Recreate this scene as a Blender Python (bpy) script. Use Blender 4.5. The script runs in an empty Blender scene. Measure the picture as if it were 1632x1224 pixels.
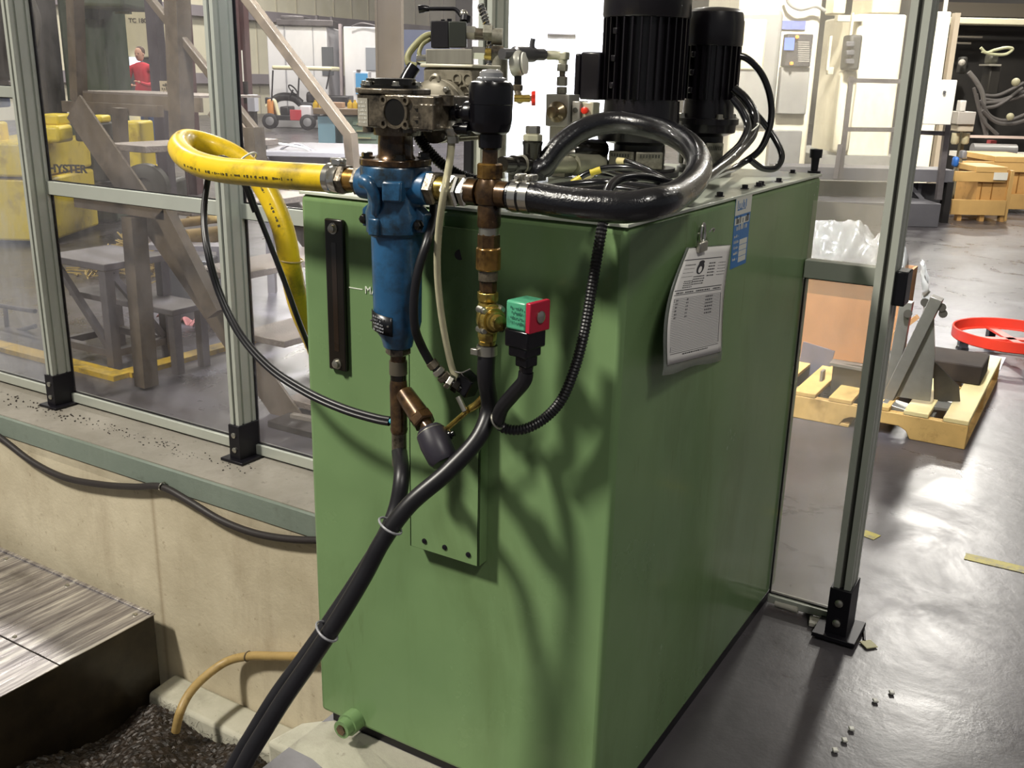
import bpy, bmesh, math, random
from mathutils import Vector as V, Matrix, Quaternion
PI = math.pi
rnd = random.Random(7)
S = bpy.context.scene
COL = S.collection

# ------------------------------------------------------------------ camera
CAM_Z, YAW, PITCH, ROLL, FOC = 1.45, .540, .302, .0235, 1575.0
FW = V((-math.sin(YAW)*math.cos(PITCH), math.cos(YAW)*math.cos(PITCH), -math.sin(PITCH)))
_rt = V((math.cos(YAW), math.sin(YAW), 0)); _up = _rt.cross(FW)
RT = _rt*math.cos(ROLL)+_up*math.sin(ROLL); UP = _up*math.cos(ROLL)-_rt*math.sin(ROLL)
EYE = V((0, 0, CAM_Z))
cd = bpy.data.cameras.new('camera'); cam = bpy.data.objects.new('camera', cd); COL.objects.link(cam)
cam.matrix_world = Matrix((( RT.x, UP.x, -FW.x, EYE.x), (RT.y, UP.y, -FW.y, EYE.y), (RT.z, UP.z, -FW.z, EYE.z), (0, 0, 0, 1)))
cd.sensor_width = 36; cd.lens = FOC/1632*36; cd.clip_start = .05; cd.clip_end = 200
S.camera = cam

def at(px, py, X=None, Y=None, z=None, d=None):
    """a sight line of the survey photograph met with a known plane of the place"""
    r = FW+RT*((px-816)/FOC)+UP*((612-py)/FOC)
    if X is not None: return EYE+r*(X/r.x)
    if Y is not None: return EYE+r*(Y/r.y)
    if z is not None: return EYE+r*((z-CAM_Z)/r.z)
    return EYE+r*d
def ppm(P): return FOC/(V(P)-EYE).dot(FW)

# ------------------------------------------------------------------ materials
def lin(h):
    h = h.lstrip('#'); o = []
    for i in (0, 2, 4):
        c = int(h[i:i+2], 16)/255
        o.append(c/12.92 if c <= .04045 else ((c+.055)/1.055)**2.4)
    return (*o, 1)
MATS = {}
def M(name, hexc, rough=.5, metal=0., var=0., vs=6., dirt=None, da=.5, ds=4., bump=0., bs=60., coat=0., spec=.5, stretch=None, rvar=0., trans=0., emit=None, es=1., alpha=1.):
    if name in MATS: return MATS[name]
    m = bpy.data.materials.new(name); m.use_nodes = True; nt = m.node_tree; N = nt.nodes; L = nt.links
    b = N['Principled BSDF']; b.inputs['Roughness'].default_value = rough; b.inputs['Metallic'].default_value = metal
    b.inputs['Specular IOR Level'].default_value = spec; b.inputs['Coat Weight'].default_value = coat; b.inputs['Coat Roughness'].default_value = .08
    b.inputs['Transmission Weight'].default_value = trans; b.inputs['Alpha'].default_value = alpha
    c = lin(hexc); b.inputs['Base Color'].default_value = c
    tc = N.new('ShaderNodeTexCoord'); src = tc.outputs['Object']
    if stretch:
        mp = N.new('ShaderNodeMapping'); mp.inputs['Scale'].default_value = stretch; L.new(src, mp.inputs['Vector']); src = mp.outputs['Vector']
    col = None
    def noise(s, det=5, ro=.6):
        n = N.new('ShaderNodeTexNoise'); n.inputs['Scale'].default_value = s; n.inputs['Detail'].default_value = det; n.inputs['Roughness'].default_value = ro
        L.new(src, n.inputs['Vector']); return n.outputs['Fac']
    if var:
        r = N.new('ShaderNodeValToRGB'); r.color_ramp.elements[0].position = .3; r.color_ramp.elements[1].position = .7
        r.color_ramp.elements[0].color = tuple(x*(1-var) for x in c[:3])+(1,); r.color_ramp.elements[1].color = tuple(min(1, x*(1+var)) for x in c[:3])+(1,)
        L.new(noise(vs), r.inputs['Fac']); col = r.outputs['Color']
    if dirt:
        r = N.new('ShaderNodeValToRGB'); r.color_ramp.elements[0].position = max(0, .62-da*.35); r.color_ramp.elements[1].position = .78-da*.2
        L.new(noise(ds, 7, .7), r.inputs['Fac'])
        mx = N.new('ShaderNodeMix'); mx.data_type = 'RGBA'; L.new(r.outputs['Color'], mx.inputs[0])
        if col: L.new(col, mx.inputs[6])
        else: mx.inputs[6].default_value = c
        mx.inputs[7].default_value = lin(dirt); col = mx.outputs[2]
    if col: L.new(col, b.inputs['Base Color'])
    if rvar:
        mr = N.new('ShaderNodeMapRange'); mr.inputs[3].default_value = max(.02, rough-rvar); mr.inputs[4].default_value = min(1, rough+rvar)
        mr.inputs[1].default_value = .3; mr.inputs[2].default_value = .7
        L.new(noise(vs*1.7), mr.inputs[0]); L.new(mr.outputs[0], b.inputs['Roughness'])
    if bump:
        bp = N.new('ShaderNodeBump'); bp.inputs['Strength'].default_value = bump; bp.inputs['Distance'].default_value = .01
        L.new(noise(bs, 3), bp.inputs['Height']); L.new(bp.outputs['Normal'], b.inputs['Normal'])
    if emit: b.inputs['Emission Color'].default_value = lin(emit); b.inputs['Emission Strength'].default_value = es
    MATS[name] = m; return m

# ------------------------------------------------------------------ mesh builder
def frame(d):
    d = V(d).normalized(); a = V((0, 0, 1)) if abs(d.z) < .95 else V((1, 0, 0))
    u = a.cross(d).normalized(); return u, d.cross(u), d
def spline(P, res=6, closed=False):
    P = [V(p) for p in P]; n = len(P)
    if n < 3 and not closed: return P
    out = []; segs = n if closed else n-1
    for i in range(segs):
        if closed: a, b, c, d = P[(i-1) % n], P[i], P[(i+1) % n], P[(i+2) % n]
        else: a = P[i-1] if i else P[0]*2-P[1]; b, c = P[i], P[i+1]; d = P[i+2] if i+2 < n else P[-1]*2-P[-2]
        t0 = 0; t1 = t0+max((b-a).length, 1e-5)**.5; t2 = t1+max((c-b).length, 1e-5)**.5; t3 = t2+max((d-c).length, 1e-5)**.5
        for k in range(res):
            t = t1+(t2-t1)*k/res
            A1 = a*((t1-t)/(t1-t0))+b*((t-t0)/(t1-t0)); A2 = b*((t2-t)/(t2-t1))+c*((t-t1)/(t2-t1)); A3 = c*((t3-t)/(t3-t2))+d*((t-t2)/(t3-t2))
            B1 = A1*((t2-t)/(t2-t0))+A2*((t-t0)/(t2-t0)); B2 = A2*((t3-t)/(t3-t1))+A3*((t-t1)/(t3-t1))
            out.append(B1*((t2-t)/(t2-t1))+B2*((t-t1)/(t2-t1)))
    if not closed: out.append(P[-1])
    return out

class MB:
    def __init__(s): s.v = []; s.f = []
    def add(s, vs, fs):
        b = len(s.v); s.v += [V(x) for x in vs]; s.f += [tuple(b+i for i in f) for f in fs]; return s
    def box(s, lo, hi):
        x0, y0, z0 = lo; x1, y1, z1 = hi
        return s.add([(x0,y0,z0),(x1,y0,z0),(x1,y1,z0),(x0,y1,z0),(x0,y0,z1),(x1,y0,z1),(x1,y1,z1),(x0,y1,z1)],
                     [(3,2,1,0),(4,5,6,7),(0,1,5,4),(1,2,6,5),(2,3,7,6),(3,0,4,7)])
    def obox(s, c, size, u=(1,0,0), w=(0,0,1)):
        u = V(u).normalized(); w = V(w); w = (w-u*w.dot(u)).normalized(); k = w.cross(u); c = V(c); a, b, d = (x/2 for x in size)
        vs = [c+u*(a*i)+k*(b*j)+w*(d*l) for l in (-1, 1) for i, j in ((-1,-1),(1,-1),(1,1),(-1,1))]
        return s.add(vs, [(3,2,1,0),(4,5,6,7),(0,1,5,4),(1,2,6,5),(2,3,7,6),(3,0,4,7)])
    def bar(s, p, q, w, h, up=(0,0,1)):
        p = V(p); q = V(q); return s.obox((p+q)/2, ((q-p).length, w, h), q-p, up)
    def lathe(s, p, d, prof, n=24, cap=True, ph=0.):
        p = V(p); u, w, d = frame(d); b = len(s.v)
        for t, r in prof:
            for i in range(n):
                a = 2*PI*i/n+ph; s.v.append(p+d*t+u*(r*math.cos(a))+w*(r*math.sin(a)))
        for j in range(len(prof)-1):
            for i in range(n):
                k = (i+1) % n; s.f.append((b+j*n+i, b+j*n+k, b+(j+1)*n+k, b+(j+1)*n+i))
        if cap:
            if prof[0][1] > 1e-6: s.f.append(tuple(b+i for i in reversed(range(n))))
            if prof[-1][1] > 1e-6: s.f.append(tuple(b+(len(prof)-1)*n+i for i in range(n)))
        return s
    def cyl(s, p, q, r, r2=None, n=20, ph=0.):
        p = V(p); q = V(q); return s.lathe(p, q-p, [(0, r), ((q-p).length, r if r2 is None else r2)], n, True, ph)
    def hexa(s, p, q, r):
        p = V(p); q = V(q); h = (q-p).length; c = min(.12*r, h*.2)
        return s.lathe(p, q-p, [(0, r-c), (c, r), (h-c, r), (h, r-c)], 6)
    def tube(s, P, r, n=12, res=6, closed=False, curve=True, ribs=0., pitch=.008):
        P = spline(P, res, closed) if curve else [V(p) for p in P]
        if ribs:      # resample finely, radius modulated
            Q = [P[0]]; D = [0]
            for x in P[1:]: D.append(D[-1]+(x-Q[-1]).length if False else D[-1]+(x-Q[-1]).length); Q.append(x)
            L = D[-1]; k = max(2, int(L/(pitch/2))); R = []; j = 0
            for i in range(k+1):
                t = L*i/k
                while j < len(D)-2 and D[j+1] < t: j += 1
                f = (t-D[j])/max(D[j+1]-D[j], 1e-9); R.append(Q[j].lerp(Q[j+1], f))
            P = R; rr = [r*(1+(ribs if i % 2 else -ribs)) for i in range(len(P))]
        else: rr = [r(i/(len(P)-1)) if callable(r) else r for i in range(len(P))]
        m = len(P); b = len(s.v)
        T = [((P[(i+1) % m]-P[i-1]) if closed else (P[min(i+1, m-1)]-P[max(i-1, 0)])).normalized() for i in range(m)]
        u, w, _ = frame(T[0])
        for i in range(m):
            if i:
                q = T[i-1].rotation_difference(T[i]); u = q @ u
            u = (u-T[i]*u.dot(T[i])).normalized(); w = T[i].cross(u)
            for k in range(n):
                a = 2*PI*k/n; s.v.append(P[i]+u*(rr[i]*math.cos(a))+w*(rr[i]*math.sin(a)))
        for i in range(m if closed else m-1):
            j = (i+1) % m
            for k in range(n):
                l = (k+1) % n; s.f.append((b+i*n+k, b+i*n+l, b+j*n+l, b+j*n+k))
        if not closed:
            s.f.append(tuple(b+k for k in reversed(range(n)))); s.f.append(tuple(b+(m-1)*n+k for k in range(n)))
        return s
    def prism(s, poly, ext):
        poly = [V(p) for p in poly]; ext = V(ext); n = len(poly)
        nn = V((0, 0, 0))
        for i in range(n): nn += poly[i].cross(poly[(i+1) % n])
        if nn.dot(ext) > 0: poly = poly[::-1]
        return s.add(poly+[p+ext for p in poly], [tuple(range(n)), tuple(reversed(range(n, 2*n)))]+[((i+1) % n, i, n+i, n+(i+1) % n) for i in range(n)])
    def torus(s, c, ax, R, r, n=32, m=10):
        u, w, d = frame(ax); c = V(c)
        return s.tube([c+u*(R*math.cos(2*PI*i/n))+w*(R*math.sin(2*PI*i/n)) for i in range(n)], r, m, closed=True, curve=False)
    def ball(s, c, r, n=16, m=10, ax=(0,0,1), sc=1.):
        return s.lathe(V(c), ax, [(-r*sc*math.cos(PI*j/m), max(1e-7, r*math.sin(PI*j/m))) for j in range(m+1)], n)
    def grid(s, fn, nu, nv):
        b = len(s.v)
        for j in range(nv+1):
            for i in range(nu+1): s.v.append(V(fn(i/nu, j/nv)))
        for j in range(nv):
            for i in range(nu):
                a = b+j*(nu+1)+i; s.f.append((a, a+1, a+nu+2, a+nu+1))
        return s
    def build(s, name, mat, parent=None, bevel=0., seg=2, ang=38, solid=0., flat=False):
        me = bpy.data.meshes.new(name)
        if parent is not None:
            r = parent
            while r.parent is not None: r = r.parent
            org = r.location.copy()
        else:
            lo = [min(v[i] for v in s.v) for i in range(3)]; hi = [max(v[i] for v in s.v) for i in range(3)]
            org = V(((lo[0]+hi[0])/2, (lo[1]+hi[1])/2, lo[2]))
        me.from_pydata([tuple(v-org) for v in s.v], [], s.f); me.update()
        bm = bmesh.new(); bm.from_mesh(me); bmesh.ops.recalc_face_normals(bm, faces=bm.faces); bm.to_mesh(me); bm.free()
        if not flat:
            me.polygons.foreach_set('use_smooth', [True]*len(me.polygons)); me.set_sharp_from_angle(angle=math.radians(ang))
        if isinstance(mat, (list, tuple)):
            for m in mat: me.materials.append(m)
        else: me.materials.append(mat)
        o = bpy.data.objects.new(name, me); COL.objects.link(o)
        if parent is not None: o.parent = parent
        else: o.location = org
        if solid: md = o.modifiers.new('thickness', 'SOLIDIFY'); md.thickness = solid; md.offset = 0
        if bevel:
            md = o.modifiers.new('edge', 'BEVEL'); md.width = bevel; md.segments = seg; md.limit_method = 'ANGLE'; md.angle_limit = math.radians(40); md.harden_normals = False
        return o

def thing(name, label, cat, loc, group=None):
    o = bpy.data.objects.new(name, None); COL.objects.link(o); o.location = V(loc); o.empty_display_size = .1
    return tag(o, label, cat, group)
def tag(o, label, cat, group=None, kind=None):
    o['label'] = label; o['category'] = cat
    if group: o['group'] = group
    if kind: o['kind'] = kind
    return o
def struct(o, label=None):
    o['kind'] = 'structure'
    if label: o['label'] = label
    return o
def dup(root, loc, label=None, rz=None):
    r = root.copy(); COL.objects.link(r); r.location = V(loc)
    if rz is not None: r.rotation_euler = (0, 0, rz)
    if label: r['label'] = label
    for ch in list(root.children):
        c = ch.copy(); COL.objects.link(c); c.parent = r
        for g in list(ch.children):
            d = g.copy(); COL.objects.link(d); d.parent = c
    return r
def text(name, body, mat, parent, o, u, w, size, depth=.0006, shear=0., thick=0.):
    """lettering lying on a surface: o lower-centre point, u reading direction, w up direction"""
    cu = bpy.data.curves.new(name, 'FONT'); cu.body = body; cu.size = size; cu.extrude = depth; cu.align_x = 'CENTER'; cu.shear = shear; cu.offset = thick
    tmp = bpy.data.objects.new(name, cu); COL.objects.link(tmp)
    dg = bpy.context.evaluated_depsgraph_get(); me = bpy.data.meshes.new_from_object(tmp.evaluated_get(dg))
    bpy.data.objects.remove(tmp); bpy.data.curves.remove(cu)
    r = parent
    while r.parent is not None: r = r.parent
    u = V(u).normalized(); w = V(w); w = (w-u*w.dot(u)).normalized(); k = u.cross(w); o = V(o)-r.location
    for v in me.vertices:
        c = v.co.copy(); v.co = o+u*c.x+w*c.y+k*c.z
    me.materials.clear(); me.materials.append(mat)
    ob = bpy.data.objects.new(name, me); COL.objects.link(ob); ob.parent = parent; return ob
HR = V((math.cos(YAW), math.sin(YAW), 0)); HF = V((-math.sin(YAW), math.cos(YAW), 0))
def aw(px, py, h):
    """a sight line met with the upright plane h metres ahead"""
    r = FW+RT*((px-816)/FOC)+UP*((612-py)/FOC); return EYE+r*(h/r.dot(HF))
_DEEP = {'deck', 'step', 'worktop', 'bench_top', 'roof', 'bench', 'bench_base', 'cross_beam', 'upper_beam', 'back', 'base'}
def hb(par, name, x0, y0, x1, y1, h, dep, mat, bev=0., floor=False, flat=False):
    """upright box: its face spans the given sight lines at h metres, dep deep"""
    if name not in _DEEP and dep > .08:      # the sight lines bound the whole box, its receding side included
        e = x1-816 if x1 < 816 else (x0-816 if x0 > 816 else 0)
        if e:
            dep = max(.04, min(dep, .42*(x1-x0)*h/abs(e)))
            if e < 0: x1 = 816+e*(h+dep)/h
            else: x0 = 816+e*(h+dep)/h
    a, b = aw(x0, (y0+y1)/2, h), aw(x1, (y0+y1)/2, h); zt_, zb_ = aw((x0+x1)/2, y0, h).z, aw((x0+x1)/2, y1, h).z
    if floor: zb_ = 0.
    w = (b-a).dot(HR); c = (a+b)/2; c.z = (zt_+zb_)/2
    return MB().obox(c+HF*(dep/2), (w, dep, zt_-zb_), HR).build(name, mat, par, bevel=bev, flat=flat)
def ht(name, label, cat, px, h, group=None):
    p = aw(px, 300, h); return thing(name, label, cat, (p.x, p.y, 0), group)
# ------------------------------------------------------------------ shared materials
GREEN = M('tank_green_paint', '#7f9a6e', .33, var=.06, vs=3, rvar=.06, coat=.25, bump=.02, bs=25)
LIDM = M('tank_lid_paint', '#c3c9ba', .3, var=.08, vs=9, coat=.4)
ALU = M('anodised_aluminium', '#b7bab0', .4, .35, var=.06, vs=4)
GROOVE = M('groove_dark', '#4a4a44', .6, .3)
BLKMET = M('black_steel', '#15131a', .42, .3, var=.2)
BLKPL = M('black_plastic', '#0c0b10', .22, var=.1)
RUBBER = M('black_rubber', '#161519', .38, var=.2, vs=20)
OILRUB = M('oily_black_hose', '#0d0d12', .24, var=.2, coat=.5, bump=.16, bs=170, rvar=.06)
STEEL = M('zinc_steel', '#b9b6ab', .3, .9, var=.1, vs=30)
BRIGHT = M('bright_nickel', '#d8d6cf', .18, .95)
BRASS = M('oily_brass', '#a8803f', .27, .75, var=.3, vs=25, dirt='#3a2410', da=.55, ds=28, coat=.5)
DBRASS = M('stained_brass_pipe', '#5e4529', .3, .5, var=.35, vs=30, dirt='#23160c', da=.7, ds=35, coat=.6)
YBRASS = M('valve_brass', '#b39a4e', .25, .8, var=.15, vs=30, dirt='#4b3a18', da=.4, ds=40, coat=.4)
BLUE = M('blue_paint', '#2a5b84', .35, var=.12, vs=12, dirt='#22343f', da=.45, ds=14, coat=.35, bump=.04, bs=80)
BLUEG = M('greasy_blue_paint', '#28577d', .3, var=.15, vs=14, dirt='#172127', da=.62, ds=16, coat=.5, bump=.06, bs=70)
GREASE = M('greasy_cast_iron', '#746a5a', .3, .45, var=.3, vs=22, dirt='#17120d', da=.6, ds=30, coat=.5, bump=.1, bs=90)
DARKGREASE = M('black_grease', '#17140f', .22, .3, var=.3, vs=30, coat=.6)
MOTGREY = M('motor_grey_paint', '#938c7b', .36, .25, var=.1, vs=14, dirt='#4a4335', da=.45, ds=16)
WHITE = M('white_paint', '#e8e6dc', .4, var=.03)
RED = M('red_handle', '#d8301c', .35)
YEL = M('yellow_hose_rubber', '#e3c01f', .36, var=.07, vs=12, dirt='#8d7a26', da=.3, ds=10, coat=.15)
INK = M('black_ink', '#1b1b1b', .6)
CONC = None

def nodes_mat(name):
    m = bpy.data.materials.new(name); m.use_nodes = True; N = m.node_tree.nodes; L = m.node_tree.links
    return m, N, L, N['Principled BSDF']
def ramp(N, pts):
    r = N.new('ShaderNodeValToRGB'); e = r.color_ramp.elements
    while len(e) < len(pts): e.new(.5)
    for i, (p, c) in enumerate(pts):
        e[i].position = p; e[i].color = c if len(c) == 4 else (*c, 1)
    return r
def tex(N, L, scale, src, det=6, ro=.6, stretch=None, dist=0.):
    if stretch:
        mp = N.new('ShaderNodeMapping'); mp.inputs['Scale'].default_value = stretch; L.new(src, mp.inputs['Vector']); src = mp.outputs['Vector']
    n = N.new('ShaderNodeTexNoise'); n.inputs['Scale'].default_value = scale; n.inputs['Detail'].default_value = det; n.inputs['Roughness'].default_value = ro; n.inputs['Distortion'].default_value = dist
    L.new(src, n.inputs['Vector']); return n.outputs['Fac']
def mixc(N, L, fac, a, b, mode='MIX'):
    x = N.new('ShaderNodeMix'); x.data_type = 'RGBA'; x.blend_type = mode
    for i, val in ((0, fac), (6, a), (7, b)):
        if hasattr(val, 'links'): L.new(val, x.inputs[i])
        else: x.inputs[i].default_value = val if i or not isinstance(val, float) else val
    return x.outputs[2]

# polished, stained shop floor
def floor_material():
    m, N, L, b = nodes_mat('sealed_concrete_floor'); P = N.new('ShaderNodeTexCoord').outputs['Object']
    r1 = ramp(N, [(.3, lin('#3c393c')), (.7, lin('#605c61'))]); L.new(tex(N, L, 1.1, P, 8, .65, dist=.4), r1.inputs[0])
    r2 = ramp(N, [(.5, (0, 0, 0)), (.78, (.6,)*3)]); L.new(tex(N, L, 3.3, P, 9, .72, dist=.6), r2.inputs[0])
    c = mixc(N, L, r2.outputs[0], r1.outputs[0], lin('#2b2826'))
    r3 = ramp(N, [(.5, (0, 0, 0)), (.8, (.45,)*3)]); L.new(tex(N, L, 9, P, 6, .7, (1, .4, 1)), r3.inputs[0])
    c = mixc(N, L, r3.outputs[0], c, lin('#383534')); L.new(c, b.inputs['Base Color'])
    rr = ramp(N, [(.25, (.20,)*3), (.5, (.32,)*3), (.75, (.46,)*3)]); L.new(tex(N, L, 2.4, P, 9, .7, dist=.8), rr.inputs[0]); L.new(rr.outputs[0], b.inputs['Roughness'])
    bp = N.new('ShaderNodeBump'); bp.inputs['Strength'].default_value = .06; bp.inputs['Distance'].default_value = .02
    L.new(tex(N, L, 9, P, 6, .7), bp.inputs['Height']); L.new(bp.outputs[0], b.inputs['Normal'])
    b.inputs['Specular IOR Level'].default_value = .4
    return m
FLOOR = floor_material()
def concrete_material(name, a, bcol, stain, joint=0.):
    m, N, L, b = nodes_mat(name); tcd = N.new('ShaderNodeTexCoord'); P = tcd.outputs['Object']
    r1 = ramp(N, [(.3, lin(a)), (.7, lin(bcol))]); L.new(tex(N, L, 2.2, P, 8, .65), r1.inputs[0])
    r2 = ramp(N, [(.52, (0, 0, 0)), (.8, (.6,)*3)]); L.new(tex(N, L, 2.0, P, 8, .7, (2.2, 2.2, .5)), r2.inputs[0])
    c = mixc(N, L, r2.outputs[0], r1.outputs[0], lin(stain))
    r4 = ramp(N, [(.62, (0, 0, 0)), (.7, (.5,)*3)]); L.new(tex(N, L, 22, P, 5, .7), r4.inputs[0])
    c = mixc(N, L, r4.outputs[0], c, lin(stain))
    if joint:       # board marks of the formwork
        sx = N.new('ShaderNodeSeparateXYZ'); L.new(P, sx.inputs[0])
        mo = N.new('ShaderNodeMath'); mo.operation = 'PINGPONG'; mo.inputs[1].default_value = joint; L.new(sx.outputs[0], mo.inputs[0])
        r3 = ramp(N, [(0, (.55,)*3), (.018, (0, 0, 0))]); L.new(mo.outputs[0], r3.inputs[0])
        c = mixc(N, L, r3.outputs[0], c, lin(stain))
    L.new(c, b.inputs['Base Color']); b.inputs['Roughness'].default_value = .75
    bp = N.new('ShaderNodeBump'); bp.inputs['Strength'].default_value = .25; bp.inputs['Distance'].default_value = .01
    L.new(tex(N, L, 30, P, 6, .7), bp.inputs['Height']); L.new(bp.outputs[0], b.inputs['Normal'])
    return m
PITC = concrete_material('pit_wall_concrete', '#b9ad93', '#d8cdb3', '#8d7a60', .55)
KERB = concrete_material('kerb_top_concrete', '#7b766b', '#9a948a', '#4a443d')
LEDGE = concrete_material('ledge_concrete', '#a3a08f', '#c6c2b2', '#6f6859')
GSTRIP = concrete_material('green_grey_edge_paint', '#6f7a70', '#7d877c', '#5a5f55')

def pane_material(name, base, amp, tint):
    m = bpy.data.materials.new(name); m.use_nodes = True; N = m.node_tree.nodes; L = m.node_tree.links; N.remove(N['Principled BSDF'])
    out = N['Material Output']; P = N.new('ShaderNodeTexCoord').outputs['Object']
    tr = N.new('ShaderNodeBsdfTransparent'); tr.inputs[0].default_value = (.97, .97, .97, 1)
    di = N.new('ShaderNodeBsdfDiffuse'); di.inputs[0].default_value = lin(tint); tl = N.new('ShaderNodeBsdfTranslucent'); tl.inputs[0].default_value = lin(tint)
    mh = N.new('ShaderNodeMixShader'); mh.inputs[0].default_value = .5; L.new(di.outputs[0], mh.inputs[1]); L.new(tl.outputs[0], mh.inputs[2])
    n1 = tex(N, L, 2.0, P, 5, .6, (1, 1, .5)); n2 = tex(N, L, 26, P, 5, .75, (1, 1, .35))
    ad = N.new('ShaderNodeMath'); ad.operation = 'MULTIPLY_ADD'; ad.inputs[1].default_value = .5; L.new(n2, ad.inputs[0]); L.new(n1, ad.inputs[2])
    mr = N.new('ShaderNodeMapRange'); mr.inputs[1].default_value = .5; mr.inputs[2].default_value = 1.; mr.inputs[3].default_value = max(0, base-amp); mr.inputs[4].default_value = base+amp
    L.new(ad.outputs[0], mr.inputs[0])
    m1 = N.new('ShaderNodeMixShader'); L.new(mr.outputs[0], m1.inputs[0]); L.new(tr.outputs[0], m1.inputs[1]); L.new(mh.outputs[0], m1.inputs[2])
    gl = N.new('ShaderNodeBsdfGlossy'); gl.inputs['Roughness'].default_value = .06
    lw = N.new('ShaderNodeLayerWeight'); lw.inputs[0].default_value = .5; pw = N.new('ShaderNodeMath'); pw.operation = 'POWER'; pw.inputs[1].default_value = 5; L.new(lw.outputs['Facing'], pw.inputs[0]); fr = N.new('ShaderNodeMath'); fr.operation = 'MULTIPLY_ADD'; fr.inputs[1].default_value = .5; fr.inputs[2].default_value = .025; L.new(pw.outputs[0], fr.inputs[0])
    m2 = N.new('ShaderNodeMixShader'); L.new(fr.outputs[0], m2.inputs[0]); L.new(m1.outputs[0], m2.inputs[1]); L.new(gl.outputs[0], m2.inputs[2])
    L.new(m2.outputs[0], out.inputs[0]); return m
PANE = pane_material('dusty_acrylic_pane', .05, .05, '#d9d3d6')
PANEB = pane_material('clouded_acrylic_pane', .20, .14, '#cfd2dd')
PANER = pane_material('scuffed_acrylic_pane', .20, .11, '#e6dfcf')

# ------------------------------------------------------------------ setting
FY = 2.545            # centre line of the guard fence
WY = 2.30             # face of the pit wall
TX0, TX1, TY0, TY1, TZ = -1.38, -.669, 1.47, 2.66, 1.223
m = MB()              # floor slab with the pit left open
m.box((-40, WY, -.12), (14, 40, 0)).box((TX0+.004, -10, -.12), (14, WY, 0))
f = m.build('floor', FLOOR, flat=True); struct(f, 'grey sealed concrete shop floor')
w = MB().box((-9, WY, -1.25), (-1.38, WY+.2, -.075)).build('wall_pit', PITC, flat=True); struct(w, 'board marked concrete wall of the pit')
w = MB().box((TX0+.006, -6, -1.25), (TX0+.05, WY, -.121)).build('wall_pit_side', PITC, flat=True); struct(w)
w = MB().box((-9, WY-.006, -.078), (-1.385, WY+.21, .004)).build('trim_1', GSTRIP, flat=True); struct(w, 'grey green painted edge along the pit wall')
w = MB().box((-9, WY+.012, -.02), (-1.385, FY+.06, .008)).build('trim_2', KERB, flat=True); struct(w, 'dirty concrete kerb the guard fence stands on')
w = MB().box((-9, -6, -1.3), (TX0+.004, WY, -1.2)).build('floor_pit', concrete_material('pit_floor', '#3a332b', '#4c443a', '#1d1915'), flat=True); struct(w)
WALLM = M('wall_sheet_metal', '#d9d4bd', .6, var=.05, vs=2)
PURL = M('purlin_steel', '#8b8489', .6)
w = MB().box((-26.3, -12, 0), (-26.1, 40, 9.5)).build('wall_left', WALLM, flat=True); struct(w, 'cream sheet metal wall of the hall')
g = MB()
for i in range(48): g.box((-26.1, -8+i*1.0, 0), (-26.07, -7.95+i*1.0, 9.5))
g.build('panel_seam', M('wall_seam', '#b9b39f', .6), w, flat=True)
for k, zz in enumerate((1.0, 3.05, 5.6)):
    MB().box((-26.1, -10, zz), (-25.85, 40, zz+.32)).build('purlin', PURL, w, flat=True)
w = MB().box((-26.3, 38, 0), (14, 38.2, 9.5)).build('wall_back', M('wall_back_grey', '#5d5a58', .7), flat=True); struct(w)
w = MB().box((-26.3, -12, 9.5), (14, 40, 9.7)).build('ceiling', M('ceiling_white', '#cfccc2', .8), flat=True); struct(w)

# ledges in the pit
LX0 = at(248, 978, z=-.60).x+.004
m = MB(); m.prism([(LX0, WY-.002, -1.2), (LX0, WY-.002, -.90), (LX0, WY-.14, -.915), (LX0, WY-.17, -1.2)], (-1.6-LX0, 0, 0))
tag(m.build('concrete_ledge', LEDGE, bevel=.015), 'pale concrete ledge along the foot of the pit wall, beside the metal chips', 'ledge')
m = MB(); m.prism([at(424, 1180, z=0), at(480, 1150, z=0), (-1.36, 1.50, 0), (-.9, 1.50, 0), (-.6, 1.3, 0), (-.6, 1.0, 0), at(700, 1400, z=0), at(491, 1214, z=0)], (0, 0, -.28))
o = m.build('concrete_footing', LEDGE, bevel=.012, seg=3); tag(o, 'pale chipped concrete footing under the front edge of the green tank', 'footing')

# ------------------------------------------------------------------ guard fence
PW, PD = .045, .09
x_a = at(84, 637, Y=FY-PD/2).x; x_b = at(377, 721, Y=FY-PD/2).x; x_c = at(1334, 993, Y=FY-PD/2).x; x_m = at(773, 60, Y=FY-PD/2).x
PT = 2.15
def post(root, x, z0=.0, bracket=True):
    m = MB()      # slotted profile: outline with T-slot grooves on each face
    h, d = PW/2, PD/2
    pts = [(-h,-d),(-.006,-d),(-.006,-d+.009),(.006,-d+.009),(.006,-d),(h,-d),(h,-.028),(h-.009,-.028),(h-.009,-.017),(h,-.017),(h,.017),(h-.009,.017),(h-.009,.028),(h,.028),
           (h,d),(.006,d),(.006,d-.009),(-.006,d-.009),(-.006,d),(-h,d),(-h,.028),(-h+.009,.028),(-h+.009,.017),(-h,.017),(-h,-.017),(-h+.009,-.017),(-h+.009,-.028),(-h,-.028)]
    m.prism([(x+a, FY+b, z0) for a, b in pts], (0, 0, PT-z0))
    p = m.build('post', ALU, root)
    MB().box((x-.0055, FY-PD/2+.0085, z0), (x+.0055, FY-PD/2+.0095, PT)).build('slot_shadow_strip', GROOVE, p)
    if bracket:
        m = MB().box((x-h-.006, FY-d-.008, .01), (x+h+.006, FY+d+.006, .155)).box((x-.058, FY-.075, .008), (x+.058, FY+.06, .02))
        m.build('base_bracket', BLKMET, p, bevel=.002)
        for zz in (.115, .055): MB().lathe((x, FY-d-.008, zz), (0, -1, 0), [(0, .011), (.004, .011), (.007, .006)], 12).build('bracket_bolt', STEEL, p)
    return p
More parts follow.
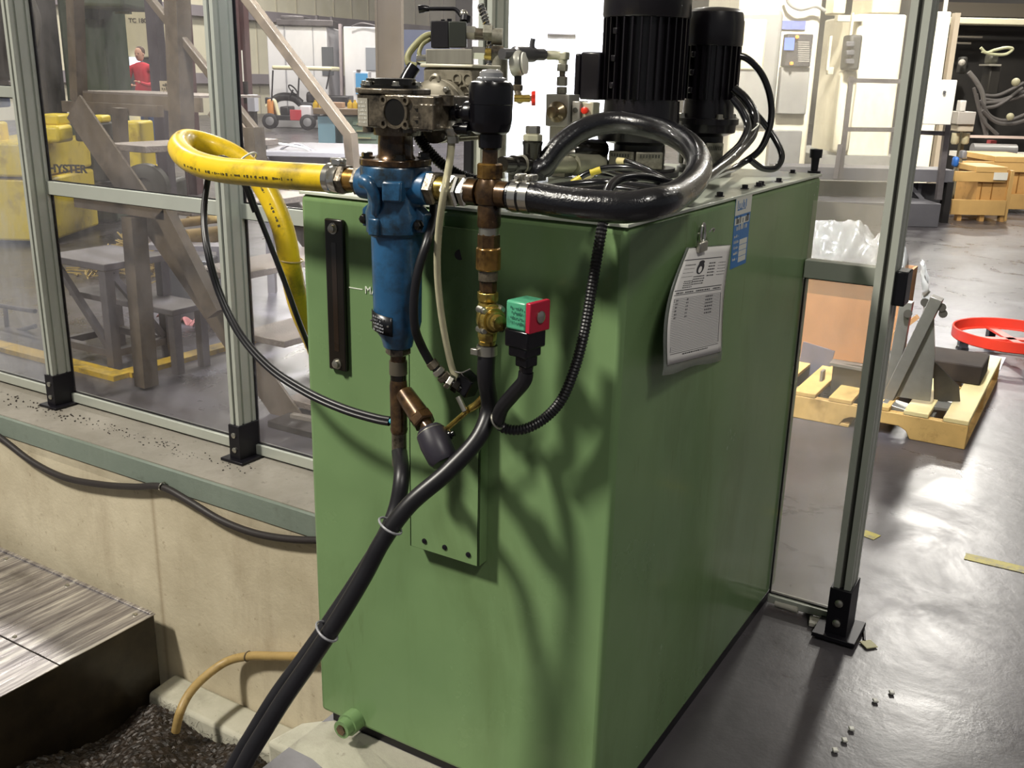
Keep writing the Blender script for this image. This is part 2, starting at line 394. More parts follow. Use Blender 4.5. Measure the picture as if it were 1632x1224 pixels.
def rail(root, x0, x1, z0, z1):
    MB().box((x0, FY+.03, z0), (x1, FY+.068, z1)).build('rail', ALU, root, bevel=.002)
def pane(root, x0, x1, z0, z1, mat):
    g = .004
    p = MB().box((x0, FY+.048, z0), (x1, FY+.052, z1)).build('pane', mat, root, flat=True)
    m = MB()
    for a in ((x0, z0, x1, z0+g), (x0, z1-g, x1, z1), (x0, z0, x0+g, z1), (x1-g, z0, x1, z1)):
        m.box((a[0], FY+.044, a[1]), (a[2], FY+.056, a[3]))
    m.build('gasket', BLKPL, p, flat=True)
zr1 = at(60, 287, Y=FY+.03).z; zr0 = zr1-.055
zl = at(0, 137, Y=FY+.03).z
fl = thing('guard_fence', 'aluminium guard fence with hazy clear panes along the pit kerb behind the yellow hose', 'fence', (-3.5, FY, 0))
x_l0 = x_a-1.2
for x in (x_a, x_b, x_l0): post(fl, x)
post(fl, x_m, bracket=False)
h = PW/2
for a, b in ((x_a, x_b), (x_b, x_m)):
    rail(fl, a+h, b-h, zr0, zr1); rail(fl, a+h, b-h, .018, .058)
    pane(fl, a+h, b-h, zr1, PT-.06, PANE); pane(fl, a+h, b-h, .058, zr0, PANE)
rail(fl, x_l0+h, x_a-h, zl-.045, zl); rail(fl, x_l0+h, x_a-h, .018, .058); pane(fl, x_l0+h, x_a-h, zl, PT-.06, PANE); pane(fl, x_l0+h, x_a-h, .058, zl-.045, PANEB)
rail(fl, x_l0, x_m, PT-.06, PT)
fr = thing('guard_fence', 'scuffed clear guard panel with slotted post standing on the floor behind the tank', 'fence', (x_c, FY, 0))
post(fr, x_c)
zq1 = at(1345, 421, Y=FY+.03).z; zq0 = zq1-.047
rail(fr, TX1+.003, x_c-h, zq0, zq1); rail(fr, TX1+.003, x_c-h, .012, .035)
pane(fr, TX1+.003, x_c-h, .035, zq0, PANER)
MB().box((TX1+.003, FY+.048, zq1), (x_c-h, FY+.052, TZ-.06)).build('pane', PANER, fr, flat=True)
MB().box((x_m+h, TY1+.045, .9), (x_c-h, TY1+.049, PT)).build('pane', PANER, fr, flat=True)
m = MB().box((x_c+h, FY-.035, zq0-.03), (x_c+h+.03, FY+.03, zq0+.055)); m.build('latch', BLKPL, fr, bevel=.003)

# ------------------------------------------------------------------ green tank
tk = thing('hydraulic_tank', 'tall green steel hydraulic oil tank at the pit edge, carrying two black motors', 'tank', ((TX0+TX1)/2, (TY0+TY1)/2, 0))
def tank_green():
    m, N, L, b = nodes_mat('stained_green_tank'); P = N.new('ShaderNodeTexCoord').outputs['Object']
    r1 = ramp(N, [(.3, lin('#6b875b')), (.7, lin('#799466'))]); L.new(tex(N, L, 2.5, P, 4, .5), r1.inputs[0])
    r2 = ramp(N, [(.5, (0, 0, 0)), (.78, (.55,)*3)]); L.new(tex(N, L, 3.2, P, 7, .65, (1.5, 1.5, .45), .5), r2.inputs[0])
    c = mixc(N, L, r2.outputs[0], r1.outputs[0], lin('#55683f'))
    r3 = ramp(N, [(.64, (0, 0, 0)), (.76, (.45,)*3)]); L.new(tex(N, L, 6, P, 6, .7, (2.2, 2.2, .25)), r3.inputs[0])
    c = mixc(N, L, r3.outputs[0], c, lin('#4a4a2c')); L.new(c, b.inputs['Base Color'])
    rr = ramp(N, [(.3, (.16,)*3), (.7, (.3,)*3)]); L.new(tex(N, L, 4, P, 6, .6), rr.inputs[0]); L.new(rr.outputs[0], b.inputs['Roughness'])
    b.inputs['Coat Weight'].default_value = .10; b.inputs['Coat Roughness'].default_value = .06; b.inputs['Specular IOR Level'].default_value = .2
    bp = N.new('ShaderNodeBump'); bp.inputs['Strength'].default_value = .05; bp.inputs['Distance'].default_value = .02
    L.new(tex(N, L, 3, P, 3, .5), bp.inputs['Height']); L.new(bp.outputs[0], b.inputs['Normal'])
    return m
TG = tank_green()
MB().box((TX0+.02, TY0+.02, .0), (TX1-.006, TY1-.02, .04)).build('base_frame', BLKMET, tk)
MB().box((TX0, TY0, .03), (TX1, TY1, TZ-.004)).build('tank_body', TG, tk, bevel=.012, seg=4)
lid = MB().box((TX0-.001, TY0-.001, TZ-.004), (TX1+.001, TY1+.001, TZ+.002)).build('tank_lid', LIDM, tk, bevel=.001)
def cap_screw(p, r=.0065, hh=.009, mat=BLKMET, par=None, d=(0,0,1)):
    m = MB(); m.lathe(p, d, [(0, r*1.5), (.0015, r*1.5), (.0015, r), (hh, r), (hh, r*.55), (hh*.6, r*.5)], 12); return m.build('lid_screw', mat, par or lid)
for px in (605, 705, 815, 937, 966): cap_screw(V((at(px, 330, Y=TY0+.035).x, TY0+.035, TZ+.002)))
for px, py in ((1147, 313), (1187, 301), (1213, 295), (1241, 290), (1263, 276), (1209, 297)): cap_screw(at(px, py, z=TZ+.004))
for k in range(4): cap_screw(V((TX0+.05, TY0+.15+k*.3, TZ+.002)))
bp = at(1297, 276, z=TZ)
b = MB().lathe(bp, (0, 0, 1), [(0, .017), (.006, .017), (.006, .009), (.04, .011), (.04, .0165), (.062, .0165), (.062, .008), (.052, .008)], 16).build('long_socket_bolt', BLKMET, tk)
# level gauge
gx0, gx1 = at(525, 450, Y=TY0).x, at(553, 450, Y=TY0).x; gz1, gz0 = at(540, 349, Y=TY0).z, at(540, 588, Y=TY0).z
lg = MB().box((gx0, TY0-.010, gz0), (gx1, TY0, gz1)).build('level_gauge', M('gauge_black', '#1d1813', .3, .2, var=.2, coat=.4), tk, bevel=.003)
for zz in (gz1-.018, gz0+.014):
    MB().lathe(((gx0+gx1)/2, TY0-.010, zz), (0, -1, 0), [(0, .011), (.002, .011), (.002, .008), (.008, .0075), (.009, .004)], 14).build('gauge_bolt', STEEL, lg)
MB().box(((gx0+gx1)/2-.006, TY0-.0105, gz0+.04), ((gx0+gx1)/2+.006, TY0-.010, gz1-.045)).build('gauge_glass', M('gauge_glass', '#2b211a', .12, coat=.6), lg)
# hand written mark beside the gauge
mk = M('paint_marker_white', '#dfe5d6', .6); mp = at(592, 465, Y=TY0-.001)
text('written_mark', 'MAX', mk, tk, mp+V((.006, 0, -.005)), (1, 0, 0), (0, 0, 1), .021, thick=0)
MB().box((at(556, 456, Y=TY0).x, TY0-.0008, mp.z+.0005), (at(578, 459, Y=TY0).x, TY0, mp.z+.0025)).build('written_dash', mk, tk, flat=True)
# channel bracket
cx0, cx1 = at(652, 700, Y=TY0-.03).x, at(765, 700, Y=TY0-.03).x
cz0 = at(700, 884, Y=TY0-.03).z
m = MB().box((cx0, TY0-.03, cz0), (cx1, TY0-.026, TZ-.03)).box((cx0, TY0-.03, cz0), (cx0+.004, TY0+.0, TZ-.03)).box((cx1-.004, TY0-.03, cz0), (cx1, TY0, TZ-.03))
ch = m.build('mounting_channel', TG, tk, bevel=.001)
for i, q in enumerate((.22, .52, .86)): MB().lathe((cx0+(cx1-cx0)*q, TY0-.03, cz0+.02), (0, -1, 0), [(0, .0055), (.002, .0055), (.003, .003)], 10).build('channel_rivet', BLKMET, ch)
MB().cyl(at(733, 406, Y=TY0-.031), at(733, 406, Y=TY0-.0285), .0095, n=16).build('channel_hole', BLKMET, ch)
# drain stub
dp = at(567, 1145, Y=TY0)
d_ = MB().lathe(dp, (0, -1, 0), [(0, .026), (.03, .026), (.03, .021), (.05, .021), (.05, .012), (.035, .012)], 20).build('drain_socket', TG, tk)
MB().lathe(dp+V((0, -.035, 0)), (0, -1, 0), [(0, .0125), (.018, .0125), (.018, .006)], 6).build('drain_plug', DBRASS, d_)
# sticker on the end face (plane x = TX1)
SB = M('sticker_blue', '#2f74b8', .4); SW = M('sticker_white', '#d9d9cf', .45)
c00 = at(1173, 318, X=TX1); c10 = at(1197, 313, X=TX1); c01 = at(1165, 425, X=TX1)
sy0, sy1 = c00.y, c10.y+.004; sz1 = c00.z+.002; sz0 = at(1176, 424, X=TX1).z
def onend(a, b): return (sy0+(sy1-sy0)*a, sz0+(sz1-sz0)*b)
def endbox(m, a0, b0, a1, b1, t0, t1):
    y0, z0 = onend(a0, b0); y1, z1 = onend(a1, b1); m.box((TX1+t0, y0, z0), (TX1+t1, y1, z1)); return m
st = endbox(MB(), 0, 0, 1, 1, 0, .0008).build('sticker', SB, tk, flat=True)
m = MB(); endbox(m, 0, .755, 1, 1, .0008, .0012); endbox(m, .03, .62, .93, .715, .0008, .0012)
for k in range(4): endbox(m, .44, .06+k*.085, .92, .06+k*.085+.075, .0008, .0012)
m.build('sticker_field', SW, st, flat=True)
def scribble(mat, par, o, u, w, width, h, seed=1, fill=.62):
    """a line of print too small to read: uneven upright strokes"""
    r = random.Random(seed); u = V(u).normalized(); w = V(w).normalized(); k = u.cross(w); m = MB(); x = 0
    while x < width:
        a = h*r.uniform(.16, .34); hh = h*r.choice((.62, .7, 1))
        if r.random() < .88: m.obox(V(o)+u*(x+a/2)+w*(hh/2), (a, .0003, hh), u, w)
        x += a/fill*r.choice((1, 1, 1, 1.9))
    return m.build('fine_print', mat, par, flat=True)
def endscribble(a, b, wd, h, mat, seed):
    y, z = onend(a, b); scribble(mat, st, (TX1+.0014, y, z), (0, 1, 0), (0, 0, 1), wd*(sy1-sy0), h*(sy1-sy0), seed)
endscribble(.12, .85, .5, .16, SB, 3); endscribble(.12, .82, .5, .05, SB, 4); endscribble(.12, .635, .75, .15, INK, 5); endscribble(.16, .54, .62, .12, SW, 6)
for k in range(5): endscribble(.06, .44-k*.082, .28, .06, SW, 10+k)
# ------------------------------------------------------------------ oil filter, drive and valves in front of the tank
HY = 1.36
def fx(px, py, Y=HY): return at(px, py, Y=Y).x
def fz(px, py, Y=HY): return at(px, py, Y=Y).z
UPZ = V((0, 0, 1))
def bolt(name, par, p, d, r, h, mat=STEEL, n=6):
    return MB().lathe(p, d, [(0, r*1.35), (h*.25, r*1.35), (h*.25, r), (h*.9, r), (h, r*.8)], n).build(name, mat, par)
FXc = -1.055
fzb = fz(640, 556)
flt = thing('oil_filter', 'blue oil filter housing with dark rating plate, bolted to the front of the green tank', 'filter', (FXc, HY, fzb))
z_sh = fz(632, 368); z_hd = fz(626, 263)
m = MB().lathe((FXc, HY, fzb), UPZ, [(0, .020), (.004, .026), (.020, .030), (.034, .039), (.050, .0425), (z_sh-fzb, .0445)], 40)
m.build('bowl', BLUE, flt)
zc = z_hd-z_sh
m = MB().lathe((FXc, HY, z_sh), UPZ, [(-.006, .046), (.0, .052), (zc*.30, .053), (zc*.42, .048), (zc*.62, .050), (zc*.72, .060), (zc*.97, .061), (zc, .059)], 40)
hd = m.build('filter_head', BLUEG, flt)
for sx in (-1, 1):      # ports, lugs and webs cast on the head
    pz = fz(620, 294)
    m = MB().cyl((FXc+sx*.035, HY, pz), (FXc+sx*.073, HY, pz), .030, .028, 28)
    m.build('port_boss', BLUE, hd, bevel=.002)
    m = MB().prism([(FXc+sx*.045, HY-.012, z_sh+.002), (FXc+sx*.066, HY-.012, z_sh+.004), (FXc+sx*.066, HY-.012, z_sh+.034), (FXc+sx*.050, HY-.012, z_sh+.046)], (0, .024, 0))
    m.build('lug', BLUEG, hd, bevel=.002)
    bolt('lug_bolt', flt, (FXc+sx*.058, HY-.013, z_sh+.017), (0, -1, 0), .0075, .010, DARKGREASE)
m = MB().tube([(FXc-.022, HY-.058, z_sh+.088), (FXc-.008, HY-.062, z_sh+.084), (FXc+.002, HY-.058, z_sh+.060), (FXc-.004, HY-.052, z_sh+.034)], lambda t: .013-.006*t, 12)
m.build('cast_rib', BLUEG, hd)
MB().obox((FXc+.032, HY-.047, z_sh+.074), (.034, .03, .034), (1, .35, 0)).build('cast_pad', BLUEG, hd, bevel=.004)
MB().obox((FXc-.006, HY-.052, z_sh+.012), (.022, .012, .03)).build('cast_pad', BLUEG, hd, bevel=.003)
# gasketed brown cover and spool
m = MB(); pts = []
for i in range(4):
    for j in range(5):
        a = PI/4+i*PI/2+(j-2)*.2; pts.append((FXc+.062*math.cos(a) if j == 2 else FXc+.060*math.cos(a), HY+.060*math.sin(a), z_hd))
m = MB().prism(pts, (0, 0, .012)); m.build('cover_flange', DBRASS, flt, bevel=.002)
for a in range(4):
    c = (FXc+.048*math.cos(PI/4+a*PI/2), HY+.048*math.sin(PI/4+a*PI/2), z_hd+.012); bolt('flange_nut', flt, c, UPZ, .0095, .010, DARKGREASE)
zg0 = fz(632, 207)
MB().lathe((FXc, HY, z_hd+.012), UPZ, [(0, .034), (.006, .030), (zg0-z_hd-.018, .029), (zg0-z_hd-.012, .033)], 32).build('spool', DBRASS, flt)
# rating plate
m = MB(); pl_a = []
ang0 = -PI/2-.16
for k in range(9):
    a = ang0-.62+1.24*k/8; pl_a.append((math.cos(a), math.sin(a)))
zpl = fz(616, 506); m = MB().grid(lambda u, v: (FXc+.0452*math.cos(ang0-.62+1.24*u), HY+.0452*math.sin(ang0-.62+1.24*u), zpl-.017+.034*v+(u-.5)*-.008), 10, 1)
rp = m.build('rating_plate', M('rating_plate_black', '#141519', .3, .2), flt, solid=.001)
LETT = M('plate_lettering', '#b9bbc0', .4, .3)
u0 = V((math.cos(ang0+PI/2), math.sin(ang0+PI/2), -.09)).normalized(); c0 = V((FXc+.0462*math.cos(ang0), HY+.0462*math.sin(ang0), zpl))
for k in range(5): scribble(LETT, rp, c0+UPZ*(.0095-k*.0058)-u0*.013, u0, UPZ, .025 if k != 1 else .018, .0034, 20+k)
for sg in (-1, 1): MB().lathe(c0+u0*(.0215*sg)+V((0, .004, 0)), u0.cross(UPZ), [(0, .0022), (.002, .0016)], 8).build('plate_rivet', BRIGHT, rp)

# inlet side: yellow hose fittings
pz = fz(560, 287); yx0 = FXc-.073
yh = thing('yellow_hose', 'thick yellow rubber hose looping out from the blue filter and down behind the tank', 'hose', (yx0-.3, HY, pz))
Yc = [(yx0-.052, HY, pz)]+[at(*p) if False else at(p[0], p[1], Y=p[2]) for p in
     [(455, 280, 1.36), (405, 276, 1.362), (355, 271, 1.372), (318, 262, 1.39), (294, 248, 1.43), (287, 233, 1.48), (300, 224, 1.53), (332, 231, 1.57), (372, 248, 1.60), (404, 275, 1.615),
      (430, 314, 1.62), (452, 368, 1.62), (464, 432, 1.62), (478, 490, 1.66), (503, 550, 1.72), (528, 612, 1.78), (545, 690, 1.80)]]
MB().tube(Yc, .0248, 20, 8).build('hose', YEL, yh)
m = MB(); c = [spline(Yc, 8)]
hp = c[0]
def hose_print(path, par, mat, i0, i1, r, off, seed):
    """black dashes of worn print running along a hose"""
    rr = random.Random(seed); mm = MB()
    for i in range(i0, i1):
        p, q = path[i], path[i+1]; d = (q-p).normalized(); side = off(p, d); side = (side-d*side.dot(d)).normalized()
        L = (q-p).length; t = 0
        while t < L:
            a = rr.uniform(.002, .006)
            if rr.random() < .6: mm.obox(p+d*(t+a/2)+side*r, (a, rr.uniform(.002, .006), .0006), d, side)
            t += a+rr.uniform(.001, .006)
    return mm.build('worn_print', mat, par, flat=True)
WORN = M('worn_print_black', '#4a421c', .6)
hose_print(hp, yh, WORN, 5, 34, .0247, lambda p, d: V((0, -1, -.15)), 1); hose_print(hp, yh, WORN, 82, 88, .0247, lambda p, d: V((.55, -1, .1)), 2); hose_print(hp, yh, WORN, 90, 96, .0247, lambda p, d: V((.55, -1, .1)), 3)
MB().lathe((yx0-.075, HY, pz), (1, 0, 0), [(0, .0255), (.0, .0265), (.012, .0268), (.013, .0255), (.015, .0268), (.030, .0268), (.030, .0255)], 28).build('hose_clamp', BRIGHT, yh)
m = MB().obox((yx0-.050, HY-.004, pz+.030), (.020, .018, .010)).cyl((yx0-.066, HY-.004, pz+.032), (yx0-.036, HY-.004, pz+.032), .005, n=8)
m.build('clamp_screw', BRIGHT, yh, bevel=.001)
MB().hexa((yx0-.046, HY, pz), (yx0-.032, HY, pz), .027).build('clamp_nut', GREASE, yh)
MB().cyl((yx0-.035, HY, pz), (yx0-.004, HY, pz), .0205, n=28).build('brass_coupling', BRASS, yh, bevel=.001)
MB().hexa((yx0-.012, HY, pz), (yx0+.004, HY, pz), .026).build('coupling_nut', GREASE, yh)
for (p0, Y0) in (((393, 262), 1.605), ):
    c = at(393, 256, Y=1.61); MB().torus(c, (hp[84]-hp[78]), .0262, .0022, 24, 6).build('cable_tie', WHITE, yh)
c = at(474, 410+8, Y=1.62); MB().torus(at(464, 414, Y=1.62), (.1, 0, 1), .0265, .0018, 24, 6).build('cable_tie', M('tie_amber', '#cdb37c', .4), yh)

# outlet side: fittings, tee and the pipe column
PX = -.866
pcol = thing('pipe_column', 'brass tee and stacked pipe fittings between the blue filter and the black looped hose', 'pipe', (PX, HY, fz(780, 570)))
tz = fz(745, 305); ox = FXc+.073
MB().hexa((ox-.002, HY, tz), (ox+.018, HY, tz), .029).build('union_nut', GREASE, pcol)
MB().cyl((ox+.016, HY, tz), (ox+.036, HY, tz), .021, n=24).build('nipple', YBRASS, pcol)
MB().hexa((ox+.034, HY, tz), (ox+.062, HY, tz), .0285).build('union_nut', BRIGHT, pcol)
MB().hexa((ox+.064, HY, tz), (ox+.078, HY, tz), .026).build('union_nut', BRIGHT, pcol)
m = MB().cyl((ox+.074, HY, tz), (PX-.02, HY, tz), .022, n=24).cyl((PX+.02, HY, tz), (fx(812, 312), HY, tz), .0215, n=24)
m.lathe((PX, HY, fz(780, 362)), UPZ, [(0, .018), (.004, .0195), (.03, .0195), (.036, .0185), (tz-fz(780, 362)-.016, .0215), (tz-fz(780, 362), .0255), (tz-fz(780, 362)+.016, .0215), (fz(780, 285)-fz(780, 362), .018)], 28)
m.build('tee', DBRASS, pcol)
def stack(par, name, py0, py1, r, mat, px=781, hx=False, r2=None, c=.0):
    a, b = fz(px, py1), fz(px, py0); x = PX
    mm = MB()
    if hx: mm.hexa((x, HY, a), (x, HY, b), r)
    else: mm.cyl((x, HY, a), (x, HY, b), r, r2, 26)
    return mm.build(name, mat, par, bevel=c)
stack(pcol, 'union_nut', 260, 286, .0205, BRASS, hx=True); stack(pcol, 'riser_pipe', 225, 262, .0125, DBRASS)
stack(pcol, 'collar', 362, 374, .0165, STEEL); stack(pcol, 'collar', 372, 398, .0185, DBRASS, hx=True)
stack(pcol, 'check_valve', 394, 431, .0208, BRASS, c=.003); stack(pcol, 'threaded_nipple', 431, 447, .0165, GREASE); stack(pcol, 'threaded_nipple', 447, 466, .0145, DBRASS, hx=True)

# angle seat valve with black actuator
asv = thing('angle_seat_valve', 'upright valve with oily black cylindrical actuator above the brass tee', 'valve', (PX, HY, fz(781, 240)))
za, zb = fz(785, 214), fz(786, 128)
MB().lathe((PX, HY, za), UPZ, [(0, .024), (.004, .030), (.012, .0325), (.020, .034), ((zb-za)*.55, .0345), ((zb-za)*.56, .0352), (zb-za-.010, .0352), (zb-za-.003, .032), (zb-za, .026)], 36).build('actuator', BLKPL, asv)
MB().lathe((PX, HY, zb-.001), UPZ, [(0, .023), (.004, .0235), (.006, .019), (.012, .0185), (.016, .014), (.018, .004)], 28).build('indicator_cap', M('clear_cap', '#a5a6a8', .12, .5, coat=.8), asv)
MB().lathe((PX, HY, fz(781, 238)), UPZ, [(0, .0155), (.003, .0185), (za-fz(781, 238), .0195)], 24).build('neck', BLKPL, asv)
kx, kz = PX-.034, fz(745, 180)
MB().lathe((kx+.006, HY-.006, kz), (-1, -.15, 0), [(0, .019), (.010, .0195), (.014, .018), (.016, .012), (.026, .010), (.027, .0135), (.035, .0135), (.036, .009)], 24).build('air_port', BLKPL, asv)
m = MB().tube([(kx+.004, HY-.016, fz(745, 205)), (kx-.016, HY-.018, fz(745, 205)), (kx-.026, HY-.018, fz(735, 206)), (kx-.030, HY-.018, fz(732, 214))], .0095, 14)
m.build('air_elbow', BLKPL, asv)
ex, ez = fx(722, 205, HY-.018), fz(722, 205, HY-.018)
MB().lathe((ex, HY-.018, fz(721, 228, HY-.018)), UPZ, [(0, .0095), (.010, .010), (.011, .0085), (.016, .012), (.023, .012), (.026, .0095), (.034, .008), (.036, .003)], 18).build('push_fitting', STEEL, asv)
MB().cyl((ex, HY-.018, fz(722, 202)), (kx-.012, HY-.018, fz(722, 204)), .0085, n=14).build('push_fitting', STEEL, asv)
CLEAR = M('milky_tube', '#d9d2b0', .35, trans=.3, var=.08, vs=60)
tb = MB().tube([at(*p) if len(p) == 2 else at(p[0], p[1], Y=p[2]) for p in [(720, 224, HY-.018), (716, 262, 1.335), (707, 310, 1.33), (699, 370, 1.345), (697, 430, 1.36), (702, 490, 1.375), (711, 545, 1.39), (721, 588, 1.40), (729, 606, 1.40)]], .0062, 12)
tag(tb.build('air_tube', CLEAR), 'milky translucent air tube hanging down beside the blue filter', 'tube')

# solenoid valve
sv = thing('solenoid_valve', 'brass solenoid valve with green and red coil below the brass tee', 'valve', (PX, HY, fz(780, 548)))
za, zb = fz(781, 546), fz(782, 466); hh = zb-za
MB().lathe((PX, HY, za), UPZ, [(0, .0135), (.006, .0165), (hh*.2, .017), (hh*.24, .015), (hh*.35, .017), (hh*.55, .0195), (hh*.72, .0175), (hh*.8, .0155), (hh*.84, .018), (hh, .018)], 8, ph=PI/8).build('valve_body', YBRASS, sv, bevel=.001)
bc = V((PX+.010, HY-.012, za+hh*.52)); bd = V((1, -.55, 0)).normalized()
m = MB().lathe(bc, bd, [(0, .024), (.010, .026), (.011, .023), (.020, .021)], 28); bo = m.build('bonnet', YBRASS, sv, bevel=.001)
u, w, _ = frame(bd)
for k in range(4):
    a = PI/4+k*PI/2; q = bc+u*(.0235*math.cos(a))+w*(.0235*math.sin(a)); MB().lathe(q-bd*.004, bd, [(0, .0062), (.016, .0062), (.016, .0048), (.022, .0045)], 10).build('bonnet_screw', STEEL, bo)
MB().lathe(bc, bd, [(.018, .015), (.020, .0165), (.028, .0165), (.029, .0135), (.040, .0125)], 24).build('stem_tube', YBRASS, sv)
cc = V((fx(838, 500, 1.345), 1.345, fz(838, 500, 1.345))); GRN = M('coil_green', '#4fa07c', .35, var=.08, dirt='#2f5a48', da=.35, ds=30)
cu_ = V((1, -.18, 0)).normalized()
coil = MB().obox(cc, (.043, .05, .048), cu_).build('coil', GRN, sv, bevel=.004)
MB().obox(cc+cu_*.0255, (.010, .05, .050), cu_).build('coil_end', M('coil_red', '#b3213a', .35, var=.1), sv, bevel=.002)
MB().lathe(cc+cu_*.031, cu_, [(0, .010), (.002, .010), (.004, .006)], 14).build('coil_nut', STEEL, sv)
for k in range(4): scribble(M('coil_print', '#26584a', .5), coil, cc+V((-.014, -.0252, .012-k*.008)), cu_, UPZ, .026, .004, 40+k)
c2 = cc-UPZ*.047
m = MB().obox(c2+UPZ*.008, (.050, .046, .030), cu_).obox(c2-UPZ*.014, (.038, .040, .018), cu_).obox(c2+cu_*.004-UPZ*.030, (.026, .028, .02), cu_)
pg = m.build('plug_connector', BLKPL, sv, bevel=.003)
MB().lathe(c2+cu_*.004-UPZ*.040, -UPZ, [(0, .012), (.010, .011), (.012, .008)], 12).build('cable_gland', BLKPL, pg)
stack(sv, 'hose_barb', 544, 553, .0145, YBRASS)

# black drain hoses
def px3(L): return [at(a, b, d=c) for a, b, c in L]
dA = [(PX, HY, fz(780, 550)), (PX, HY-.002, fz(780, 600))]+px3([(780, 650, 1.72), (764, 695, 1.71), (715, 750, 1.70), (652, 805, 1.70), (610, 862, 1.71), (580, 918, 1.72), (540, 985, 1.73), (497, 1050, 1.74), (452, 1115, 1.75), (405, 1190, 1.76), (350, 1275, 1.78)]); dA += [V((-1.40, .90, .05)), V((-1.55, .86, -.40)), V((-1.70, .86, -.93))]
hA = thing('drain_hose', 'black rubber hose from the brass solenoid valve falling across the tank into the pit', 'hose', dA[-1])
MB().tube(dA, .0155, 16, 8).build('hose', RUBBER, hA)
m = MB()
stack(hA, 'hose_clamp', 551, 566, .0178, STEEL)
MB().obox((PX-.012, HY-.018, fz(780, 559)), (.014, .01, .011)).build('clamp_screw', STEEL, hA, bevel=.001)
for q, dd in (((622, 838), 1.69), ((521, 1006), 1.715)):
    c = at(*q, d=dd+.016); k = min(range(len(dA)-1), key=lambda i: (V(dA[i])-c).length); ax = V(dA[k+1])-V(dA[k])
    u, w, d_ = frame(ax); MB().tube([c+u*(.030*math.cos(2*PI*i/24))+w*(.021*math.sin(2*PI*i/24)) for i in range(24)], .0022, 6, closed=True, curve=False).build('cable_tie', M('tie_grey', '#8d8d92', .4), hA)
# Y strainer leg under the filter
ys = thing('strainer_pipe', 'stained brass pipe and angled strainer below the blue filter', 'pipe', (FXc, HY, fz(640, 700)))
def leg(name, py0, py1, r, mat, hx=False, r2=None, px=640):
    a, b = fz(px, py1), fz(px, py0); mm = MB()
    (mm.hexa((FXc, HY, a), (FXc, HY, b), r) if hx else mm.cyl((FXc, HY, a), (FXc, HY, b), r, r2, 24)); return mm.build(name, mat, ys)
leg('reducer', 553, 566, .0225, GREASE, hx=True); leg('nipple', 566, 576, .0145, DBRASS); leg('union_sleeve', 576, 597, .0165, M('grey_pipe', '#6b6558', .35, .5, var=.2)); leg('nipple', 597, 606, .0150, DARKGREASE)
ya, yb = fz(640, 690), fz(640, 606)
m = MB().lathe((FXc, HY, ya), UPZ, [(0, .015), (.008, .0165), (.010, .0155), (yb-ya-.01, .0165), (yb-ya, .0150)], 24)
s0 = at(645, 628, Y=HY); s1 = at(670, 664, Y=HY-.02); m.cyl(s0, s1, .0175, .0195, 24)
m.build('strainer_body', DBRASS, ys)
ad = (at(712, 745, Y=HY-.05)-at(684, 684, Y=HY-.03)).normalized(); s2 = at(684, 684, Y=HY-.03)
MB().hexa(s1-(s1-s0).normalized()*.004, s1+(s2-s1)*.55, .0215).build('strainer_nut', DBRASS, ys)
MB().cyl(s1+(s2-s1)*.5, s2, .0125, n=20).build('strainer_neck', DBRASS, ys)
leg('hose_nipple', 690, 742, .0140, GREASE)
ac = thing('strainer_actuator', 'black cylindrical actuator tilted on the strainer pipe under the blue filter', 'actuator', s2)
MB().lathe(s2-ad*.002, ad, [(0, .020), (.004, .0235), (.008, .0235), (.009, .0265), (.030, .0285), (.062, .0265), (.070, .022), (.071, .002)], 32).build('actuator', M('actuator_black', '#2a2730', .4, var=.1), ac)
MB().torus(s2+ad*.006, ad, .0238, .0018, 28, 8).build('clamp_ring', STEEL, ac)
pb = s2+ad*.016+RT*.022
MB().lathe(pb, RT*.8+UP*.35-FW*.2, [(0, .009), (.012, .009), (.014, .006), (.018, .006)], 12).build('air_port', BLKPL, ac)
dB = [(FXc, HY, fz(640, 720))]+px3([(640, 760, 1.765), (631, 812, 1.757), (609, 862, 1.748), (577, 914, 1.754), (535, 977, 1.764), (491, 1040, 1.774), (441, 1108, 1.785), (390, 1190, 1.798), (330, 1280, 1.82)]); dB += [V((-1.42, .96, .05)), V((-1.57, .93, -.40)), V((-1.70, .94, -.93))]
hB = thing('drain_hose', 'black rubber hose from the strainer pipe running tied beside the other hose into the pit', 'hose', dB[-1])
MB().tube(dB, .0145, 16, 8).build('hose', M('black_rubber_worn', '#141318', .42, var=.25, vs=25), hB)
# small pilot valve and its brass tube
pv = thing('pilot_valve', 'small black pilot valve with brass elbow hanging between the two black hoses', 'valve', at(748, 640, Y=1.40))
MB().obox(at(745, 612, Y=1.395), (.034, .03, .036), (1, -.2, -.5), (.5, 0, 1)).build('valve_block', BLKPL, pv, bevel=.003)
MB().tube([at(*p, Y=1.385) for p in ((772, 632), (760, 645), (748, 652))], .0075, 10).build('brass_elbow', YBRASS, pv)
MB().tube([at(*p, Y=1.375) for p in ((745, 655), (728, 670), (712, 684), (706, 690))], .0052, 10).build('brass_tube', YBRASS, pv)
MB().tube([at(*p, Y=1.372) for p in ((741, 655), (735, 642), (730, 632))], .0052, 10).build('brass_tube', STEEL, pv)
MB().tube([at(*p, Y=1.37) for p in ((725, 592), (735, 594), (750, 588))], .0016, 6).build('lever_pin', BRIGHT, pv)
th = thing('signal_hose', 'thin black hose with a string of small fittings curving down beside the blue filter', 'hose', at(700, 600, Y=1.37))
MB().tube([at(p[0], p[1], Y=p[2]) for p in ((692, 318, 1.40), (690, 350, 1.375), (681, 384, 1.335), (668, 425, 1.318), (660, 475, 1.312), (661, 520, 1.315), (672, 552, 1.345), (686, 578, 1.36))], .0078, 12).build('hose', RUBBER, th)
